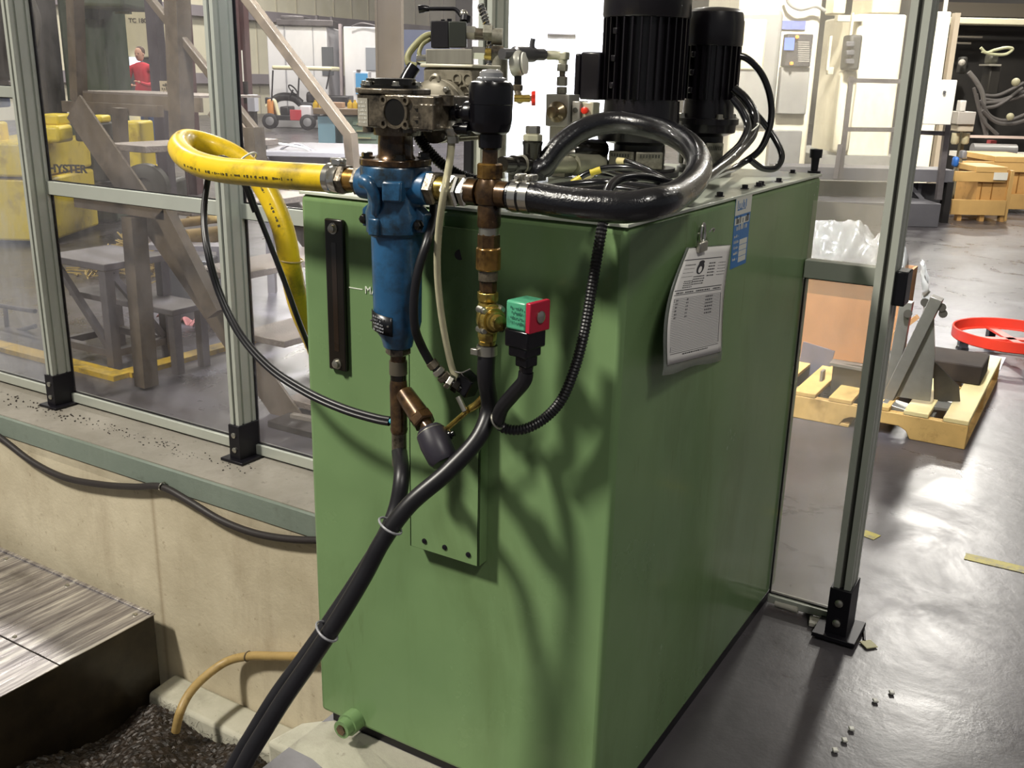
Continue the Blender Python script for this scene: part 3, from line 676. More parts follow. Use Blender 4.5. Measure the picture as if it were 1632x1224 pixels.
P = [at(p[0], p[1], Y=p[2]) for p in ((686, 576, 1.36), (696, 588, 1.365), (704, 597, 1.37), (712, 606, 1.375), (722, 612, 1.38), (734, 620, 1.385))]
for i in range(5): MB().hexa(P[i], P[i]+(P[i+1]-P[i])*.8, (.0105, .0115, .0125, .0135, .012)[i]).build('fitting', (GREASE, STEEL, GREASE, STEEL, DARKGREASE)[i], th)
MB().tube(P, .0085, 10).build('fitting_core', DARKGREASE, th)
# corrugated control cable from the plug to the lid
ccb = [c2+cu_*.004-UPZ*.05]+[at(p[0], p[1], Y=p[2]) for p in ((836, 606, 1.345), (818, 628, 1.35), (800, 650, 1.355), (793, 670, 1.36), (802, 682, 1.37), (830, 685, 1.385), (862, 671, 1.40), (893, 640, 1.405), (915, 590, 1.41), (931, 530, 1.415), (943, 460, 1.425), (953, 400, 1.435), (960, 360, 1.445), (965, 338, 1.46), (985, 322, 1.53), (1030, 310, 1.62))]
cb = thing('conduit', 'black corrugated cable conduit looping from the green and red coil up over the tank edge', 'cable', ccb[5])
MB().tube(ccb[:5], .0125, 12).build('sleeve', RUBBER, cb); MB().tube(ccb[4:], .0088, 12, 8, ribs=.10, pitch=.006).build('conduit', RUBBER, cb)
MB().torus(ccb[4], (1, 0, .6), .015, .002, 20, 6).build('cable_tie', STEEL, cb)
MB().tube([ccb[0]+UPZ*.004, ccb[1]], .004, 8).build('red_wire', RED, cb)
# cable slung over the yellow hose
lc = [at(p[0], p[1], Y=p[2]) for p in ((522, 650, 1.60), (508, 602, 1.60), (491, 551, 1.57), (474, 508, 1.52), (455, 455, 1.51), (430, 390, 1.50), (408, 335, 1.49), (390, 290, 1.475), (370, 262, 1.465), (352, 254, 1.455), (338, 268, 1.445), (330, 300, 1.43), (326, 345, 1.405), (332, 400, 1.375), (350, 465, 1.37), (382, 530, 1.365), (430, 585, 1.36), (490, 625, 1.36), (550, 652, 1.36), (605, 668, 1.36), (622, 671, 1.36))]
lcb = thing('cable', 'black double cable slung over the yellow hose and drooping across to the strainer pipe', 'cable', lc[14])
MB().tube([p+V((0, 0, .003)) for p in lc], .0058, 10, 8).build('cable', RUBBER, lcb); MB().tube([p+V((.001, -.005, -.003)) for p in lc[6:]], .0050, 10, 8).build('cable', RUBBER, lcb)
MB().tube([lc[-1], at(632, 673, Y=1.36)], .0058, 10, curve=False).build('cable_end', M('turquoise_tip', '#3fb0c4', .4), lcb)
# conduit from the drive motor
wc = [at(p[0], p[1], Y=p[2]) for p in ((664, 212, 1.42), (676, 232, 1.43), (700, 258, 1.44), (730, 278, 1.46), (764, 289, 1.48), (800, 297, 1.52))]
tag(MB().tube(wc, .0095, 12, 8, ribs=.12, pitch=.005).build('conduit', RUBBER), 'black corrugated conduit curving down from the greasy gearbox behind the milky tube', 'cable')

# big black looped hose
lx0 = fx(812, 312)
bl = [(lx0+.004, HY, tz), (fx(850, 317), HY, tz)]+[at(p[0], p[1], Y=p[2]) for p in ((900, 323, 1.36), (950, 328, 1.362), (1000, 330, 1.372), (1045, 323, 1.40))]+px3([(1085, 307, 1.62), (1108, 285, 1.74), (1114, 258, 1.86), (1098, 231, 1.99), (1062, 210, 2.10), (1020, 199, 2.16), (975, 195, 2.19), (930, 206, 2.20), (893, 232, 2.20), (866, 265, 2.20), (853, 284, 2.20)]); bl[-1] = V((bl[-1].x, bl[-1].y, TZ+.026)); bl.append(bl[-1]-V((0, 0, .019)))
bh = thing('looped_hose', 'thick glossy black oil hose making a full loop over the front of the tank lid', 'hose', V(bl[-1]))
MB().tube(bl, .0245, 22, 10).build('hose', OILRUB, bh)
for a, b in ((.010, .024), (.029, .044)):
    MB().lathe((lx0, HY, tz), (1, 0, 0), [(a, .0250), (a, .0263), (b, .0263), (b, .0250)], 30).build('hose_clamp', BRIGHT, bh)
    m = MB().obox((lx0+(a+b)/2, HY+.006, tz+.030), (.013, .016, .009)).cyl((lx0+(a+b)/2, HY-.010, tz+.030), (lx0+(a+b)/2, HY+.02, tz+.030), .0045, n=8)
    m.build('clamp_screw', STEEL, bh, bevel=.001)

# worm gear drive on the filter
gb = thing('gearbox', 'greasy cast worm gearbox with round black cover on top of the blue filter', 'gearbox', (FXc, HY, zg0))
z0, z1 = zg0, fz(628, 151, HY-.055)
gx = FXc+.004
m = MB(); x0, x1, y0, y1 = gx-.040, gx+.118, HY-.058, HY+.062
pts = [(x0+.004, y0), (x1, y0), (x1, y1), (x0, y1), (x0, y0+.004)]
m.prism([(a, b, z0+.006) for a, b in pts], (0, 0, z1-z0-.006)); cas = m.build('casing', GREASE, gb, bevel=.004, seg=3)
MB().lathe((gx, HY, z0-.008), UPZ, [(0, .040), (.014, .044), (.016, .050)], 28).build('base_ring', GREASE, gb)
hc = V((gx+.042, y0, (z0+z1)/2+.002))
MB().lathe(hc, (0, -1, 0), [(-.001, .0255), (.004, .0255), (.0045, .0212), (.0010, .0205), (.001, .001)], 32).build('bearing_ring', GREASE, cas)
MB().lathe(hc+V((0, -.0012, 0)), (0, -1, 0), [(0, .0204), (.0012, .0200), (.0016, .001)], 32).build('shaft_plug', DARKGREASE, cas)
for a in (PI*.75, PI*.25, -PI*.25, -PI*.75): MB().lathe(hc+V((.031*math.cos(a), 0, .026*math.sin(a))), (0, -1, 0), [(-.001, .0075), (.005, .0075), (.005, .004), (.001, .0035)], 12).build('bolt_boss', GREASE, cas)
for a in (.0, .5, 1):
    MB().obox((x1-.004-.018*a, y0-.002, z0+.026+.0), (.012, .008, .04)).build('cast_rib', GREASE, cas, bevel=.002)
for dx, dz in ((-.01, .012), (-.01, -.006), (-.01, -.022)): MB().obox((x1-.022, y0-.0015, (z0+z1)/2+dz), (.034, .006, .006)).build('cast_rib', GREASE, cas, bevel=.001)
for px_, py_ in ((580, 160), (577, 203), (640, 204), (700, 160)):
    q = V((fx(px_, py_, HY-.045), HY-.045, fz(px_, py_, HY-.045))); MB().lathe(q+V((0, .02, -.008)), (0, 0, 1), [(0, .012), (.016, .012), (.016, .006), (.004, .005)], 14).build('mounting_ear', GREASE, gb)
np0 = V((x0+.0155, y0, (z0+z1)/2)); nd = V((1, 0, 0)); nn = V((0, -1, 0))
npl = MB().obox(np0+nn*.001, (.020, .0014, .044), nd, UPZ).build('rating_plate', M('plate_silver', '#a9a497', .45, .15, var=.15, vs=40), gb)
for k in range(6): scribble(M('plate_dots', '#dcdad0', .4), npl, np0+nn*.002-nd*.008+UPZ*(.014-k*.0062), nd, UPZ, .016, .0036, 60+k)
zt_ = z1
MB().prism([(gx+.070*math.cos(a)*.92-.008, HY+.066*math.sin(a), zt_) for a in [2*PI*i/8+PI/8 for i in range(8)]], (0, 0, .009)).build('top_flange', GREASE, gb, bevel=.002)
MB().lathe((gx-.012, HY, zt_+.009), UPZ, [(0, .050), (.005, .050), (.006, .042), (.015, .041), (.016, .034), (.0165, .001)], 32).build('top_cover', DARKGREASE, gb)
for k in range(6):
    a = k*PI/3+.3; bolt('cover_bolt', gb, (gx-.012+.047*math.cos(a), HY+.047*math.sin(a), zt_+.013), UPZ, .0055, .007, STEEL)
# grey electric motor behind the gearbox
mc = V((at(694, 178, Y=1.445).x, 1.445, at(694, 178, Y=1.445).z))
em = thing('electric_motor', 'grey electric motor with round flange and cast terminal box behind the greasy gearbox', 'motor', mc-UPZ*.05)
MB().lathe(mc+V((0, -.012, 0)), (0, 1, 0), [(0, .040), (.004, .046), (.005, .0535), (.016, .0535), (.017, .050), (.020, .050), (.021, .0535), (.034, .0535), (.038, .047)], 40).build('flange', MOTGREY, em)
m = MB().lathe(mc+V((0, .026, 0)), (0, 1, 0), [(0, .044), (.085, .044)], 32); bd_ = m.build('motor_body', MOTGREY, em)
for k in range(20):
    a = 2*PI*k/20; q = mc+V((.047*math.cos(a), .07, .047*math.sin(a))); MB().obox(q, (.013, .08, .003), (math.cos(a), 0, math.sin(a)), (-math.sin(a), 0, math.cos(a))).build('cooling_fin', MOTGREY, bd_)
MB().lathe(mc+V((0, .108, 0)), (0, 1, 0), [(0, .050), (.03, .050), (.038, .042), (.039, .002)], 32).build('fan_cowl', MOTGREY, em)
for a in (.9, 2.2, 3.6, 5.3): bolt('flange_bolt', em, mc+V((.047*math.cos(a), -.007, .047*math.sin(a))), (0, -1, 0), .005, .007)
t0 = at(715, 150, Y=1.50); tzb, tzt = t0.z, at(715, 108, Y=1.50).z; tx0, tx1 = at(674, 130, Y=1.49).x, at(752, 130, Y=1.49).x
tb_ = MB().box((tx0, 1.49, tzb-.014), (tx1, 1.575, tzt)).build('terminal_box', MOTGREY, em, bevel=.005, seg=3)
MB().box((tx0-.004, 1.486, tzt), (tx1+.004, 1.579, tzt+.006)).build('terminal_lid', M('lid_cream', '#c3bea8', .4, .2), em, bevel=.002)
for k in range(2): MB().lathe((tx1-.030+k*.022, 1.49, (tzb+tzt)/2+.004), (0, -1, 0), [(0, .0105), (.003, .0105), (.003, .0075), (.0005, .007), (.0005, .001)], 20).build('cable_entry', MOTGREY, tb_)
MB().tube([at(*p, Y=1.44) for p in ((686, 128), (690, 122), (698, 122), (700, 130))], .004, 8).build('lifting_eye', MOTGREY, em)
# ------------------------------------------------------------------ machinery on the tank lid
MOTB = M('black_motor_paint', '#141116', .3, .1, var=.2, vs=10, coat=.2)
BELL = M('bellhousing_grey', '#8e8b7e', .45, .3, var=.15, vs=14, dirt='#4c463a', da=.4, ds=16)
def pump_motor(label, cx, cy, r, z_feet, z_body, z_cowl, z_top, box_side=None, fins=30):
    t = thing('pump_motor', label, 'motor', (cx, cy, TZ+.002))
    m = MB().lathe((cx, cy, TZ+.002), UPZ, [(.001, r*1.0), (.012, r*1.0), (.014, r*.9), (.020, r*.9)], 32); m.build('mounting_flange', MOTB, t)
    m = MB().lathe((cx, cy, TZ+.02), UPZ, [(0, r*.62), (z_feet-TZ-.05, r*.62), (z_feet-TZ-.04, r*1.02), (z_feet-TZ-.02, r*1.05)], 32)
    bell = m.build('bellhousing', MOTB, t)
    for a in (-PI*.53, -PI*.27, -PI*.85, PI*.5):
        q = V((cx+r*.70*math.cos(a), cy+r*.70*math.sin(a), TZ+.02)); tn = V((-math.sin(a), math.cos(a), 0)); hh = z_feet-TZ-.06
        g = MB().obox(q+UPZ*hh*.5+V((math.cos(a), math.sin(a), 0))*.012, (r*.66, .012, hh*.9), tn, UPZ).build('pump_guard', BELL, bell, bevel=.003)
        m = MB()
        for k in range(7): m.obox(q+UPZ*hh*.74+tn*((k-3)*r*.075)+V((math.cos(a), math.sin(a), 0))*.0185, (r*.036, .002, hh*.16), tn, UPZ)
        m.build('vent_slot', GROOVE, bell, flat=True)
    MB().lathe((cx, cy, z_feet), UPZ, [(0, r*1.12), (.014, r*1.12), (.016, r*.92), (z_body-z_feet, r*.90)], 36).build('end_shield', MOTB, t)
    core = MB().lathe((cx, cy, z_body), UPZ, [(0, r*.86), (z_cowl-z_body, r*.86)], 32).build('stator', MOTB, t)
    for k in range(fins):
        a = 2*PI*k/fins; e = V((math.cos(a), math.sin(a), 0)); q = V((cx, cy, (z_body+z_cowl)/2))+e*(r*.92)
        MB().obox(q, (r*.18, .0035, z_cowl-z_body-.006), e, UPZ).build('cooling_fin', MOTB, core, flat=True)
    MB().lathe((cx, cy, z_cowl-.002), UPZ, [(0, r*1.01), (.004, r*1.03), (z_top-z_cowl-.03, r*1.03), (z_top-z_cowl-.008, r*.95), (z_top-z_cowl, r*.80), (z_top-z_cowl+.004, r*.3), (z_top-z_cowl+.004, .001)], 40).build('fan_cowl', MOTB, t)
    for k in range(4):
        a = PI/4+k*PI/2; bolt('flange_bolt', t, (cx+r*1.0*math.cos(a), cy+r*1.0*math.sin(a), z_feet+.014), UPZ, .008, .012)
    for k, zf in enumerate((.18, .5, .82)):
        a = -PI*.62+k*.02; MB().obox((cx+r*.98*math.cos(a), cy+r*.98*math.sin(a), z_body+(z_cowl-z_body)*zf), (.012, .012, .014), (math.cos(a), math.sin(a), 0)).build('fin_boss', MOTB, core, bevel=.002)
    return t
m1c = at(1030, 288, z=TZ); m1c = at(1016, 280, z=TZ); m1x, m1y = m1c.x, m1c.y
r1 = 68/ppm((m1x, m1y, 1.6))
def mz(py, px=1022): return at(px, py, Y=m1y-.0).z
pm1 = pump_motor('taller black finned electric motor with terminal box standing on the tank lid', m1x, m1y, r1, mz(210), mz(160), mz(28), mz(-70))
bx0 = at(938, 120, Y=m1y-.03).x; bz0, bz1 = mz(158, 940), mz(84, 940)
MB().box((bx0, m1y-.075, bz0), (m1x-r1*.8, m1y+.055, bz1)).build('terminal_box', MOTB, pm1, bevel=.004)
MB().box((bx0-.014, m1y-.079, bz0+.004), (bx0, m1y+.059, bz1-.004)).build('terminal_cover', MOTB, pm1, bevel=.004)
m2c = at(1121, 275, z=TZ); m2x, m2y = m2c.x, m2c.y
r2 = 45/ppm((m2x, m2y, 1.6))
def mz2(py, px=1140): return at(px, py, Y=m2y).z
pm2 = pump_motor('shorter black finned electric motor with domed cowl beside the taller motor', m2x, m2y, r2, mz2(198), mz2(160), mz2(72), mz2(13), fins=24)
# cables on the lid
def lidcable(label, pts, r, ties=(), name='motor_cable', ribs=0.):
    P = [at(p[0], p[1], d=p[2]) for p in pts]; P = [V((p.x, p.y, max(p.z, TZ+.004+r))) for p in P]; t = thing(name, label, 'cable', P[0])
    MB().tube(P, r, 12, 8, ribs=ribs, pitch=.006).build('cable', CAB, t); return t, P
CAB = M('glossy_black_cable', '#0f0f13', .2, coat=.5)
d2 = (V((m2x, m2y, 1.5))-EYE).dot(FW)
lidcable('black motor cable arching out high from the shorter motor and dropping to the lid', [(1172, 88, d2-.02), (1190, 93, d2-.02), (1215, 120, d2-.01), (1229, 165, d2), (1226, 205, d2), (1210, 240, d2), (1180, 262, d2), (1150, 275, d2-.2), (1110, 292, d2-.5)], .0085)
lidcable('black motor cable making a long loop over the rear of the tank lid', [(1172, 150, d2-.05), (1195, 172, d2-.02), (1212, 190, d2), (1235, 222, d2), (1246, 250, d2-.01), (1236, 268, d2-.02), (1215, 268, d2-.03), (1196, 255, d2-.05)], .0080)
cA, PA = lidcable('thick black cable tied in a bundle bending down from the shorter motor', [(1170, 142, d2-.08), (1188, 158, d2-.09), (1203, 185, d2-.10), (1200, 212, d2-.13), (1178, 240, d2-.2), (1145, 268, d2-.42), (1108, 292, d2-.60), (1080, 300, d2-.66)], .0115)
cB, PB = lidcable('second thick black cable of the tied bundle below the shorter motor', [(1168, 158, d2-.12), (1182, 175, d2-.13), (1192, 200, d2-.14), (1184, 225, d2-.17), (1160, 250, d2-.24), (1128, 276, d2-.44), (1090, 294, d2-.62), (1055, 300, d2-.66)], .0095)
for q in ((1196, 206), (1158, 255)): c = at(q[0], q[1], d=d2-.13-(.14 if q[0] < 1180 else 0)); MB().torus(c, (-.5, -.35, .8), .022, .0015, 24, 6).build('cable_tie', WHITE, cA)
for i, (lb, pts, r) in enumerate((
    ('black cable lying across the lid under the looped hose with a yellow marker', [(912, 292, 2.05), (935, 277, 2.04), (965, 268, 2.03), (1010, 268, 2.0), (1050, 282, 1.93), (1090, 300, 1.83)], .0065),
    ('black cable with a pale ferrule arching over the others inside the hose loop', [(985, 256, 2.1), (1000, 258, 2.08), (1030, 270, 2.0), (1062, 288, 1.92), (1095, 302, 1.84)], .0065),
    ('black cable running flat to the hose clamps inside the hose loop', [(875, 300, 1.95), (920, 294, 1.95), (965, 291, 1.95), (1010, 296, 1.9), (1060, 303, 1.84)], .0085),
    ('lower black cable running flat inside the hose loop', [(890, 308, 1.86), (935, 303, 1.86), (980, 300, 1.85), (1040, 308, 1.8)], .0075),
    ('short bent black cable rising behind the front run of the looped hose', [(966, 312, 1.72), (972, 298, 1.74), (986, 286, 1.77), (1010, 282, 1.8), (1045, 286, 1.84), (1080, 298, 1.86)], .0090),
    ('thin black cable with brown tip near the pale pipe fitting', [(930, 285, 2.1), (955, 272, 2.1), (985, 278, 2.05), (1030, 292, 1.95)], .0055))):
    t, P = lidcable(lb, pts, r)
    if i in (0, 1, 5): MB().tube([P[0], P[0]+(P[1]-P[0]).normalized()*.022], r*1.12, 10, curve=False).build('marker_sleeve', M('marker_yellow', '#c9b63a', .45) if i == 0 else M('marker_pale', '#c7ba86', .45), t)
    if i == 0: MB().tube([P[1]+(P[2]-P[1])*.2, P[1]+(P[2]-P[1])*.75], r*1.12, 10, curve=False).build('marker_sleeve', M('marker_yellow', '#c9b63a', .45), t)

# pale return fitting and black tee
def dp(px, py, d): return at(px, py, d=d)
PALE = M('pale_plated_fitting', '#c9c6ae', .32, .45, var=.06, vs=20)
rf = thing('return_fitting', 'pale plated pipe fitting lying level behind the hose loop', 'fitting', dp(915, 280, 2.3)-UPZ*.03)
a, b = dp(868, 263, 2.27), dp(962, 262, 2.40); ax = (b-a).normalized(); L_ = (b-a).length
MB().lathe(a, ax, [(0, .020), (L_*.42, .020), (L_*.43, .016), (L_*.46, .016), (L_*.47, .0245), (L_*.5, .026), (L_*.86, .026), (L_*.9, .023), (L_*.9, .019), (L_, .018)], 28).build('union', PALE, rf)
MB().lathe(V((a+ax*L_*.66).to_tuple())*1, -UPZ, [(0, .016), (max(.02, (a+ax*L_*.66).z-TZ-.004), .016)], 20).build('down_pipe', PALE, rf)
tf = thing('pipe_tee', 'oily black pipe tee with nickel plug beside the hose loop', 'fitting', dp(845, 262, 2.2)-UPZ*.03)
a, b = dp(800, 262, 2.12), dp(872, 266, 2.26); ax = (b-a).normalized(); L_ = (b-a).length
MB().lathe(a, ax, [(0, .017), (L_*.2, .017), (L_*.22, .021), (L_*.36, .021), (L_*.38, .017), (L_*.45, .023), (L_, .023)], 24).build('tee_body', DARKGREASE, tf)
MB().lathe(dp(830, 263, 2.18)-ax*.008, ax, [(0, .0185), (.006, .0225), (.014, .0225), (.018, .018)], 24).build('locknut', BELL, tf)
tb0 = dp(848, 258, 2.2); MB().lathe(tb0, UPZ, [(0, .020), (.034, .021), (.040, .023), (.045, .023)], 24).build('tee_branch', DARKGREASE, tf)
MB().hexa(tb0+UPZ*.044, tb0+UPZ*.060, .0215).build('tee_nut', PALE, tf); MB().hexa(tb0+UPZ*.060, tb0+UPZ*.078, .0165).build('tee_plug', BRIGHT, tf)
MB().cyl(dp(820, 268, 2.17), V((dp(820, 268, 2.17).x, dp(820, 268, 2.17).y, TZ+.003)), .014, n=16).build('down_pipe', DARKGREASE, tf)
dk = thing('dark_valve', 'dark oily lever valve lying under the top arc of the looped hose', 'valve', dp(935, 245, 2.38)-UPZ*.03)
MB().tube([dp(905, 243, 2.35), dp(925, 240, 2.36), dp(962, 238, 2.4)], lambda t: .02+.006*math.sin(t*PI), 14).build('valve_body', DARKGREASE, dk)
MB().tube([dp(905, 236, 2.34), dp(935, 226, 2.35), dp(965, 226, 2.37)], .005, 8).build('valve_lever', BLKMET, dk)
MB().lathe(dp(916, 244, 2.33), dp(902, 246, 2.33)-dp(916, 244, 2.33), [(0, .014), (.01, .015), (.02, .012)], 16).build('valve_end', STEEL, dk)
pd = dp(932, 250, 2.38); MB().cyl(pd, V((pd.x, pd.y, TZ+.003)), .012, n=14).build('down_pipe', DARKGREASE, dk)

# aluminium manifold with knob, feed fittings, gauge and red handwheel
MAN = M('milled_aluminium', '#b9b6ae', .36, .55, var=.05, vs=30)
mp_ = dp(894, 178, 2.3); pp = ppm(mp_)
mf = thing('manifold_block', 'milled aluminium manifold block with brass knob in front of the big motor', 'block', V((mp_.x, mp_.y, TZ)))
mx, my = V((1, 0, 0)), V((0, 1, 0))
MB().box((mp_.x-.030, mp_.y-.02, dp(894, 202, 2.3).z), (mp_.x+.030, mp_.y+.035, dp(894, 150, 2.3).z)).build('block', MAN, mf, bevel=.002)
MB().box((mp_.x-.022, mp_.y-.012, TZ+.003), (mp_.x+.022, mp_.y+.028, dp(894, 202, 2.3).z)).build('pedestal', MAN, mf)
MB().lathe(mp_+V((.004, -.02, 0)), (0, -1, 0), [(0, .0235), (.010, .0235), (.014, .019), (.020, .013), (.034, .012), (.036, .008)], 28).build('knob', M('knob_brass', '#7c6d52', .3, .7, coat=.3), mf)
mc2 = dp(944, 178, 2.36)
MB().box((mp_.x+.036, mp_.y-.014, dp(935, 196, 2.36).z), (mp_.x+.056, mp_.y+.03, dp(935, 160, 2.36).z)).build('side_block', MAN, mf, bevel=.002)
MB().box((mp_.x+.056, mp_.y-.005, dp(935, 196, 2.36).z), (mp_.x+.086, mp_.y+.03, dp(935, 161, 2.36).z)).build('side_block', PALE, mf, bevel=.002)
MB().lathe((mp_.x+.045, mp_.y-.014, dp(935, 174, 2.36).z), (0, -1, 0), [(0, .006), (.002, .006), (.002, .001)], 14).build('port_hole', GROOVE, mf)
MB().lathe((mp_.x+.068, mp_.y-.005, dp(945, 174, 2.36).z), (0, -1, 0), [(0, .007), (.010, .008), (.012, .004)], 14).build('red_plug', RED, mf)
zt2 = dp(894, 150, 2.3).z
def vz(py, px=895): return dp(px, py, 2.3).z
fm = thing('feed_fitting', 'chain of plated hydraulic fittings rising from the aluminium manifold block to an elbow', 'fitting', (mp_.x, mp_.y, zt2))
for n_, a_, b_, r_, mt, hx in (('nut', 150, 138, .012, BELL, 1), ('nut', 137, 122, .0125, BELL, 1), ('neck', 122, 114, .007, GREASE, 0), ('nut', 114, 102, .0125, BELL, 1)):
    p, q = V((mp_.x, mp_.y, vz(a_))), V((mp_.x, mp_.y, vz(b_))); (MB().hexa(p, q, r_) if hx else MB().cyl(p, q, r_)).build(n_, mt, fm)
p = V((mp_.x, mp_.y, vz(102))); e0 = V((mp_.x, mp_.y, vz(90))); el = dp(872, 88, 2.27)
MB().tube([p, e0-UPZ*.004, e0+(el-e0).normalized()*.008, el], .0105, 14).build('elbow', PALE, fm)
MB().box((mp_.x-.011, mp_.y-.011, vz(96)), (mp_.x+.013, mp_.y+.011, vz(83))).build('elbow_body', PALE, fm, bevel=.003)
MB().hexa(el, el+(el-e0).normalized()*.012, .0105).build('nut', BRIGHT, fm); MB().hexa(el+(el-e0).normalized()*.016, el+(el-e0).normalized()*.026, .012).build('nut', PALE, fm)
# lever ball valve, gauge and handwheel
bv = thing('ball_valve', 'grey ball valve with short lever leading from the gauge to the elbow', 'valve', dp(848, 95, 2.22))
a, b = dp(866, 87, 2.26), dp(800, 86, 2.16); ax = (b-a).normalized(); L_ = (b-a).length
MB().lathe(a, ax, [(0, .013), (L_*.25, .013), (L_*.26, .017), (L_*.7, .017), (L_*.72, .012), (L_, .012)], 20).build('valve_body', M('dark_grey_metal', '#5d5c5e', .35, .5, var=.15), bv)
q = dp(848, 78, 2.22); MB().tube([q, q+UPZ*.012, q+UPZ*.022+RT*.002], .006, 10).build('lever', M('dark_grey_metal', '#5d5c5e'), bv)
gg = thing('pressure_gauge', 'small grey pressure gauge seen edge-on beside the black actuator', 'gauge', dp(829, 122, 2.19))
gc = dp(826, 101, 2.19); MB().lathe(gc, RT*-1+FW*.35, [(-.010, .025), (-.006, .0275), (.012, .0275), (.014, .026), (.014, .002)], 32).build('gauge_case', M('gauge_grey', '#b4b3aa', .35, .4), gg)
MB().lathe(gc-RT*-.012, RT*1-FW*.35, [(0, .024), (.004, .0235), (.005, .001)], 28).build('gauge_dial', WHITE, gg)
MB().cyl(gc-UPZ*.026, gc-UPZ*.045, .009, n=10).build('gauge_stem', DARKGREASE, gg)
nv = thing('needle_valve', 'brass needle valve with red handwheel below the pressure gauge', 'valve', dp(830, 165, 2.19))
a = gc-UPZ*.045; MB().hexa(a-UPZ*.014, a, .0115).build('nut', GREASE, nv)
b = dp(829, 157, 2.19); MB().cyl(a-UPZ*.014, b-UPZ*.006, .008, n=12).build('stem', GREASE, nv); MB().cyl(b-RT*.014, b+RT*.022, .0085, n=14).build('valve_body', YBRASS, nv)
hw = b+RT*.022; MB().lathe(hw, RT, [(0, .006), (.004, .006)], 12).build('spindle', STEEL, nv)
m = MB(); u, w, _ = frame(RT)
m.add([], []); pr = []
for k in range(30):
    an = 2*PI*k/30; rr = .0145+.0022*math.cos(5*an); pr.append(hw+RT*.003+u*(rr*math.cos(an))+w*(rr*math.sin(an)))
m.prism(pr, RT*.009); m.build('handwheel', RED, nv, bevel=.001)

# directional valve stack on its stand behind the grey motor
vs_ = thing('valve_stack', 'black directional valve with long hand lever on a grey block behind the motor terminal box', 'valve', V((dp(718, 80, 2.2).x, dp(718, 80, 2.2).y, TZ)))
DV = 2.2; vc = dp(718, 90, DV)
def vx(px, py): return dp(px, py, DV)
def vbox(name, a, b, depth, mat, bev=.002, y=0.):
    p, q = vx(*a), vx(*b); c = (p+q)/2+V((0, y, 0)); w_ = abs((q-p).dot(RT)); h_ = abs(q.z-p.z)
    return MB().obox(c, (w_, depth, h_), RT).build(name, mat, vs_, bevel=bev)
FINM = M('sandcast_grey', '#98948a', .5, .4, var=.2, vs=40, stretch=(1, 1, .05))
vbox('ported_block', (681, 78), (754, 104), .08, FINM)
vbox('valve_coil', (688, 34), (716, 77), .055, M('coil_black', '#1d1b20', .45)); vbox('valve_body', (716, 35), (744, 76), .055, M('valve_dark_green', '#3a3d38', .4, .2, var=.1))
vbox('body_screw', (703, 31), (709, 35), .01, BLKMET, .0); vbox('body_screw', (713, 30), (720, 35), .012, BLKMET, .0)
MB().tube([vx(741, 34), vx(742, 26)], .012, 12, curve=False).build('lever_hub', BLKMET, vs_); MB().ball(vx(739, 23), .010).build('lever_ball', STEEL, vs_)
MB().tube([vx(737, 28), vx(726, 15), vx(715, 14), vx(682, 14)], .0045, 10, 4).build('hand_lever', BLKMET, vs_); MB().tube([vx(684, 14), vx(675, 14), vx(667, 15)], lambda t: .0055+.003*math.sin(min(1, t*1.2)*PI*.6), 12).build('lever_grip', BLKPL, vs_)
for px_ in (742, 757):
    t = vx(px_, 104); q = V((t.x, t.y+.02, 0)); MB().box((q.x-.010, q.y-.010, TZ+.003), (q.x+.010, q.y+.010, t.z)).build('stand_leg', (BLKMET if px_ < 750 else M('leg_grey', '#a9aa9f', .5)), vs_)
OLIVE = M('olive_hose', '#8d8a62', .45, var=.1)
MB().tube([vx(690, 55), vx(678, 58), vx(662, 72), vx(650, 90), vx(652, 102), vx(664, 105)], .0075, 12).build('pilot_hose', OLIVE, vs_)
MB().tube([vx(686, 62), vx(674, 70), vx(668, 84), vx(670, 92)], .005, 10).build('pilot_hose', OLIVE, vs_)
MB().lathe(vx(664, 96), RT, [(0, .010), (.012, .012), (.022, .012)], 12).build('hose_fitting', BRIGHT, vs_)
MB().tube([vx(660, 106), vx(650, 122), vx(642, 140)], .0155, 14).build('black_sleeve', BLKPL, vs_)
for nm, x0, x1, y, r_, mt, hx in (('fitting', 742, 758, 52, .016, STEEL, 1), ('fitting', 757, 771, 54, .013, GREASE, 0), ('fitting', 770, 786, 52, .019, BELL, 1), ('fitting', 784, 801, 58, .018, BELL, 0),
                                  ('fitting', 752, 774, 84, .015, BRIGHT, 1), ('fitting', 772, 784, 86, .013, YBRASS, 0), ('fitting', 783, 803, 85, .019, GREASE, 1)):
    p, q = vx(x0, y), vx(x1, y+1); (MB().hexa(p, q, r_) if hx else MB().cyl(p, q, r_, n=16)).build(nm, mt, vs_)
q = vx(796, 88); MB().cyl(q, V((q.x, q.y, TZ+.003)), .017, n=16).build('riser', BELL, vs_)
cl = [vx(*p) for p in ((764, -20), (770, 0), (776, 18), (780, 36), (779, 60), (778, 90), (778, 120), (779, 150), (778, 190), (776, 240))]
cl = [p+FW*.10 for p in cl]
sc_ = thing('spring_hose', 'black hose wrapped in a bright wire spiral hanging behind the upright valve', 'hose', cl[-1])
MB().tube(cl, .0075, 12, 8).build('hose', RUBBER, sc_)
P = spline(cl, 20); m = MB(); hel = []
for i in range(0, len(P)-1):
    d = (P[i+1]-P[i]).normalized(); u, w, _ = frame(d)
    a = i*1.1; hel.append(P[i]+u*(.0085*math.cos(a))+w*(.0085*math.sin(a)))
m.tube(hel, .0019, 6, curve=False); m.build('wire_spiral', BRIGHT, sc_)
MB().obox(vx(768, 38)+FW*.09, (.05, .012, .008), RT).build('hose_clip', BLKMET, sc_)
